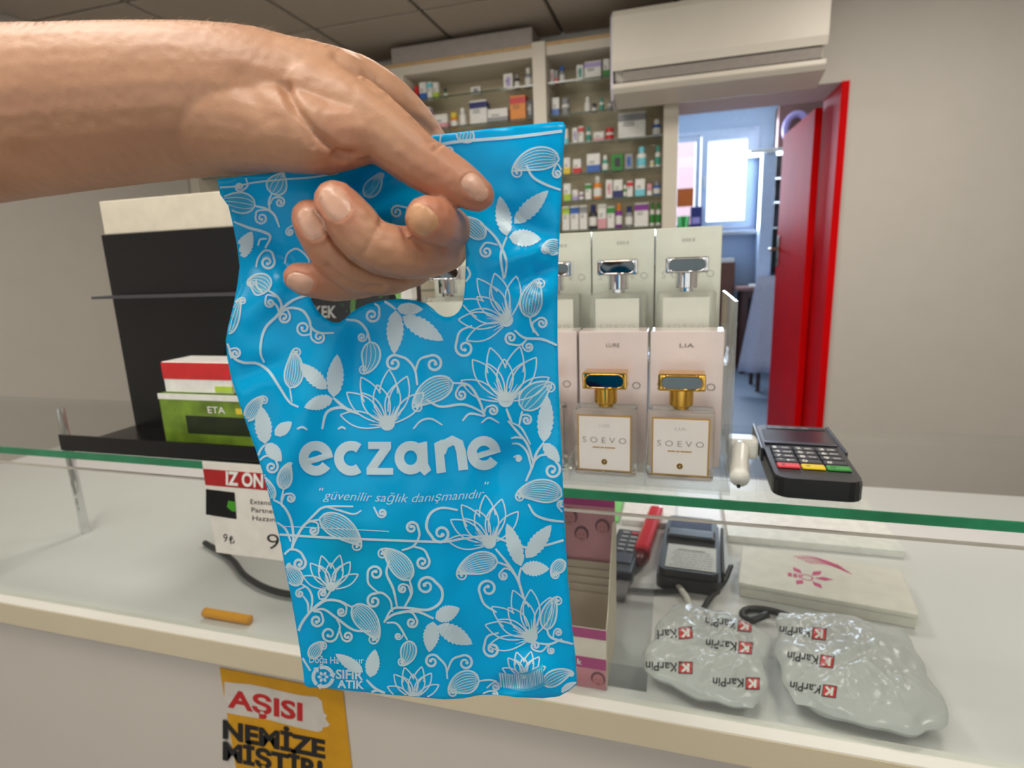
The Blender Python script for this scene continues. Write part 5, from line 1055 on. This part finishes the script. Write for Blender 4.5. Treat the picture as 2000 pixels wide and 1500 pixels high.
for v, vn in zip(hm_.vertices, [n.vector.copy() for n in hm_.vertex_normals]):
    x, y, d = proj(v.co) if (v.co - C).dot(FW) > 0.05 else (-999, -999, 1)
    f_ = 0.0
    for tx, ty in TIPS: f_ = max(f_, math.exp(-(math.hypot(x - tx, y - ty) / 62) ** 2))
    f_ = max(f_, 0.75 * math.exp(-(math.hypot(x - 880, y - 420) / 120) ** 2), 0.55 * math.exp(-(math.hypot(x - 670, y - 300) / 60) ** 2))
    col.data[v.index].color = (f_, f_, f_, 1)
    if 440 < x < 980 and 60 < y < 620 and vn.dot(v.co - C) < 0:
        for P, w, dp in CRE:
            q = segd((x, y), P)
            if q < w * 2.5: v.co -= vn * dp * math.exp(-(q / w) ** 2)
        for cx, cy, an, L, Wd in NAILS:
            if math.hypot(x - cx, y - cy) > L: continue
            a_ = math.radians(an); u_ = ((x - cx) * math.cos(a_) + (y - cy) * math.sin(a_)) / (L / 2); w_n = (-(x - cx) * math.sin(a_) + (y - cy) * math.cos(a_)) / (Wd / 2)
            q = (abs(u_) ** 2.6 + abs(w_n) ** 2.6) ** (1 / 2.6)
            if q < 1.05: v.co -= vn * 0.00025
            if u_ < 0.6: v.co += vn * 0.00030 * math.exp(-((q - 1.2) / .15) ** 2)
    v.co += vn * 0.00022 * noise.noise(v.co * 260)
for p in hm_.polygons: p.use_smooth = True
hm_.update()
# skin
sk = bpy.data.materials.new('skin'); sk.use_nodes = True; nt = sk.node_tree; pb = nt.nodes['Principled BSDF']
tc = nt.nodes.new('ShaderNodeTexCoord'); n1 = nt.nodes.new('ShaderNodeTexNoise'); n1.inputs['Scale'].default_value = 32; n1.inputs['Detail'].default_value = 5
cr_ = nt.nodes.new('ShaderNodeValToRGB'); cr_.color_ramp.elements[0].position = .3; cr_.color_ramp.elements[1].position = .72
cr_.color_ramp.elements[0].color = lin((180, 134, 105)); cr_.color_ramp.elements[1].color = lin((198, 152, 121))
at_ = nt.nodes.new('ShaderNodeAttribute'); at_.attribute_name = 'flush'
mx = nt.nodes.new('ShaderNodeMix'); mx.data_type = 'RGBA'; mx.inputs[7].default_value = lin((196, 122, 98))
mm = nt.nodes.new('ShaderNodeMath'); mm.operation = 'MULTIPLY'; mm.inputs[1].default_value = 0.75
nt.links.new(tc.outputs['Object'], n1.inputs['Vector']); nt.links.new(n1.outputs['Fac'], cr_.inputs['Fac']); nt.links.new(at_.outputs['Fac'], mm.inputs[0]); nt.links.new(mm.outputs[0], mx.inputs[0]); nt.links.new(cr_.outputs['Color'], mx.inputs[6]); nt.links.new(mx.outputs[2], pb.inputs['Base Color'])
pb.inputs['Roughness'].default_value = 0.48; pb.inputs['Subsurface Weight'].default_value = 0.18; pb.inputs['Subsurface Radius'].default_value = (0.9, 0.35, 0.2); pb.inputs['Subsurface Scale'].default_value = 0.006
vo = nt.nodes.new('ShaderNodeTexVoronoi'); vo.inputs['Scale'].default_value = 900; bp = nt.nodes.new('ShaderNodeBump'); bp.inputs['Strength'].default_value = 0.10; bp.inputs['Distance'].default_value = 0.0006
nt.links.new(tc.outputs['Object'], vo.inputs['Vector']); nt.links.new(vo.outputs['Distance'], bp.inputs['Height']); nt.links.new(bp.outputs['Normal'], pb.inputs['Normal'])
hm_.materials.clear(); hm_.materials.append(sk)
person = thing('person', 'bare left forearm and hand gripping the handle of the blue bag', 'person', at(600, 220, .28))
IP = Matrix.Translation(-Vector(person.location))
hb = bpy.data.objects.new('body', hm_); COL.objects.link(hb); hb.parent = person; hb.matrix_parent_inverse = IP
hv = BVHTree.FromPolygons([v.co.copy() for v in hm_.vertices], [tuple(p.vertices) for p in hm_.polygons])
nailm = mat('finger_nail', (212, 168, 146), 0.32, var=0.05, scale=200)
nail_warm = mat('finger_nail_warm', (206, 156, 118), 0.4, var=0.08, scale=150)
def nail(cx, cy, ang, L, Wd, m, rise=0.0012, sq=2.6, side=0.0):
    """nail centred at (cx, cy); ang points to its free edge; laid on the finger surface with a little crown"""
    a = math.radians(ang); ax = Vector((math.cos(a), math.sin(a))); n_ = Vector((-ax.y, ax.x)); N = 16; vs, fs, ok = [], [], True
    for i in range(N + 1):
        for j in range(N + 1):
            u, v = i / N * 2 - 1, j / N * 2 - 1
            q = (abs(u) ** sq + abs(v) ** sq) ** (1 / sq); s_ = max(abs(u), abs(v)) / q if q > 0 else 1
            uu, vv = u * s_, v * s_; p = Vector((cx, cy)) + ax * uu * L / 2 + n_ * (vv * Wd / 2 * (1 - 0.10 * uu))
            r = ray(p.x, p.y).normalized(); h = hv.ray_cast(C, r, 3)
            if h[0] is None: ok = False; vs.append(Vector(vs[-1] if vs else (0, 0, 0))); continue
            e = max(abs(u), abs(v)); vs.append(h[0] + h[1] * (rise * 0.55 * (1 - e ** 4) + (0.0003 if u > 0.7 else 0.0) + 0.00005))
    for i in range(N):
        for j in range(N): a_ = i * (N + 1) + j; fs.append((a_, a_ + 1, a_ + N + 2, a_ + N + 1))
    o = pyobj('nail', vs, fs, m, person, True); o.matrix_parent_inverse = IP; return o
for i, q in enumerate(NAILS): nail(*q, nail_warm if i == 1 else nailm)
# fine hair along the top of the wrist
random.seed(21); vs, fs = [], []
for i in range(200):
    x = random.uniform(-50, 660); y = random.uniform(40, 190)
    h = None
    for yy in range(30, 240, 3):
        h = hv.ray_cast(C, ray(x, yy).normalized(), 3)
        if h[0] is not None: break
    if h is None or h[0] is None: continue
    h = hv.ray_cast(C, ray(x, yy + random.uniform(0.5, 7)).normalized(), 3)
    if h[0] is None: continue
    d = (h[1] * 0.35 + RT * random.uniform(.5, 1.0) + UP * random.uniform(-.2, .2)).normalized(); L = random.uniform(.003, .006); s_ = FW.cross(d).normalized() * 0.00005
    p = h[0]; q = p + d * L * .5 + h[1] * L * .08; e = p + d * L; k = len(vs); vs += [p - s_, p + s_, q - s_ * .8, q + s_ * .8, e]; fs += [(k, k + 1, k + 3, k + 2), (k + 2, k + 3, k + 4)]
o = pyobj('arm_hair', vs, fs, mat('brown_hair', (136, 106, 84), 0.5), person); o.matrix_parent_inverse = IP; o['kind'] = 'stuff'
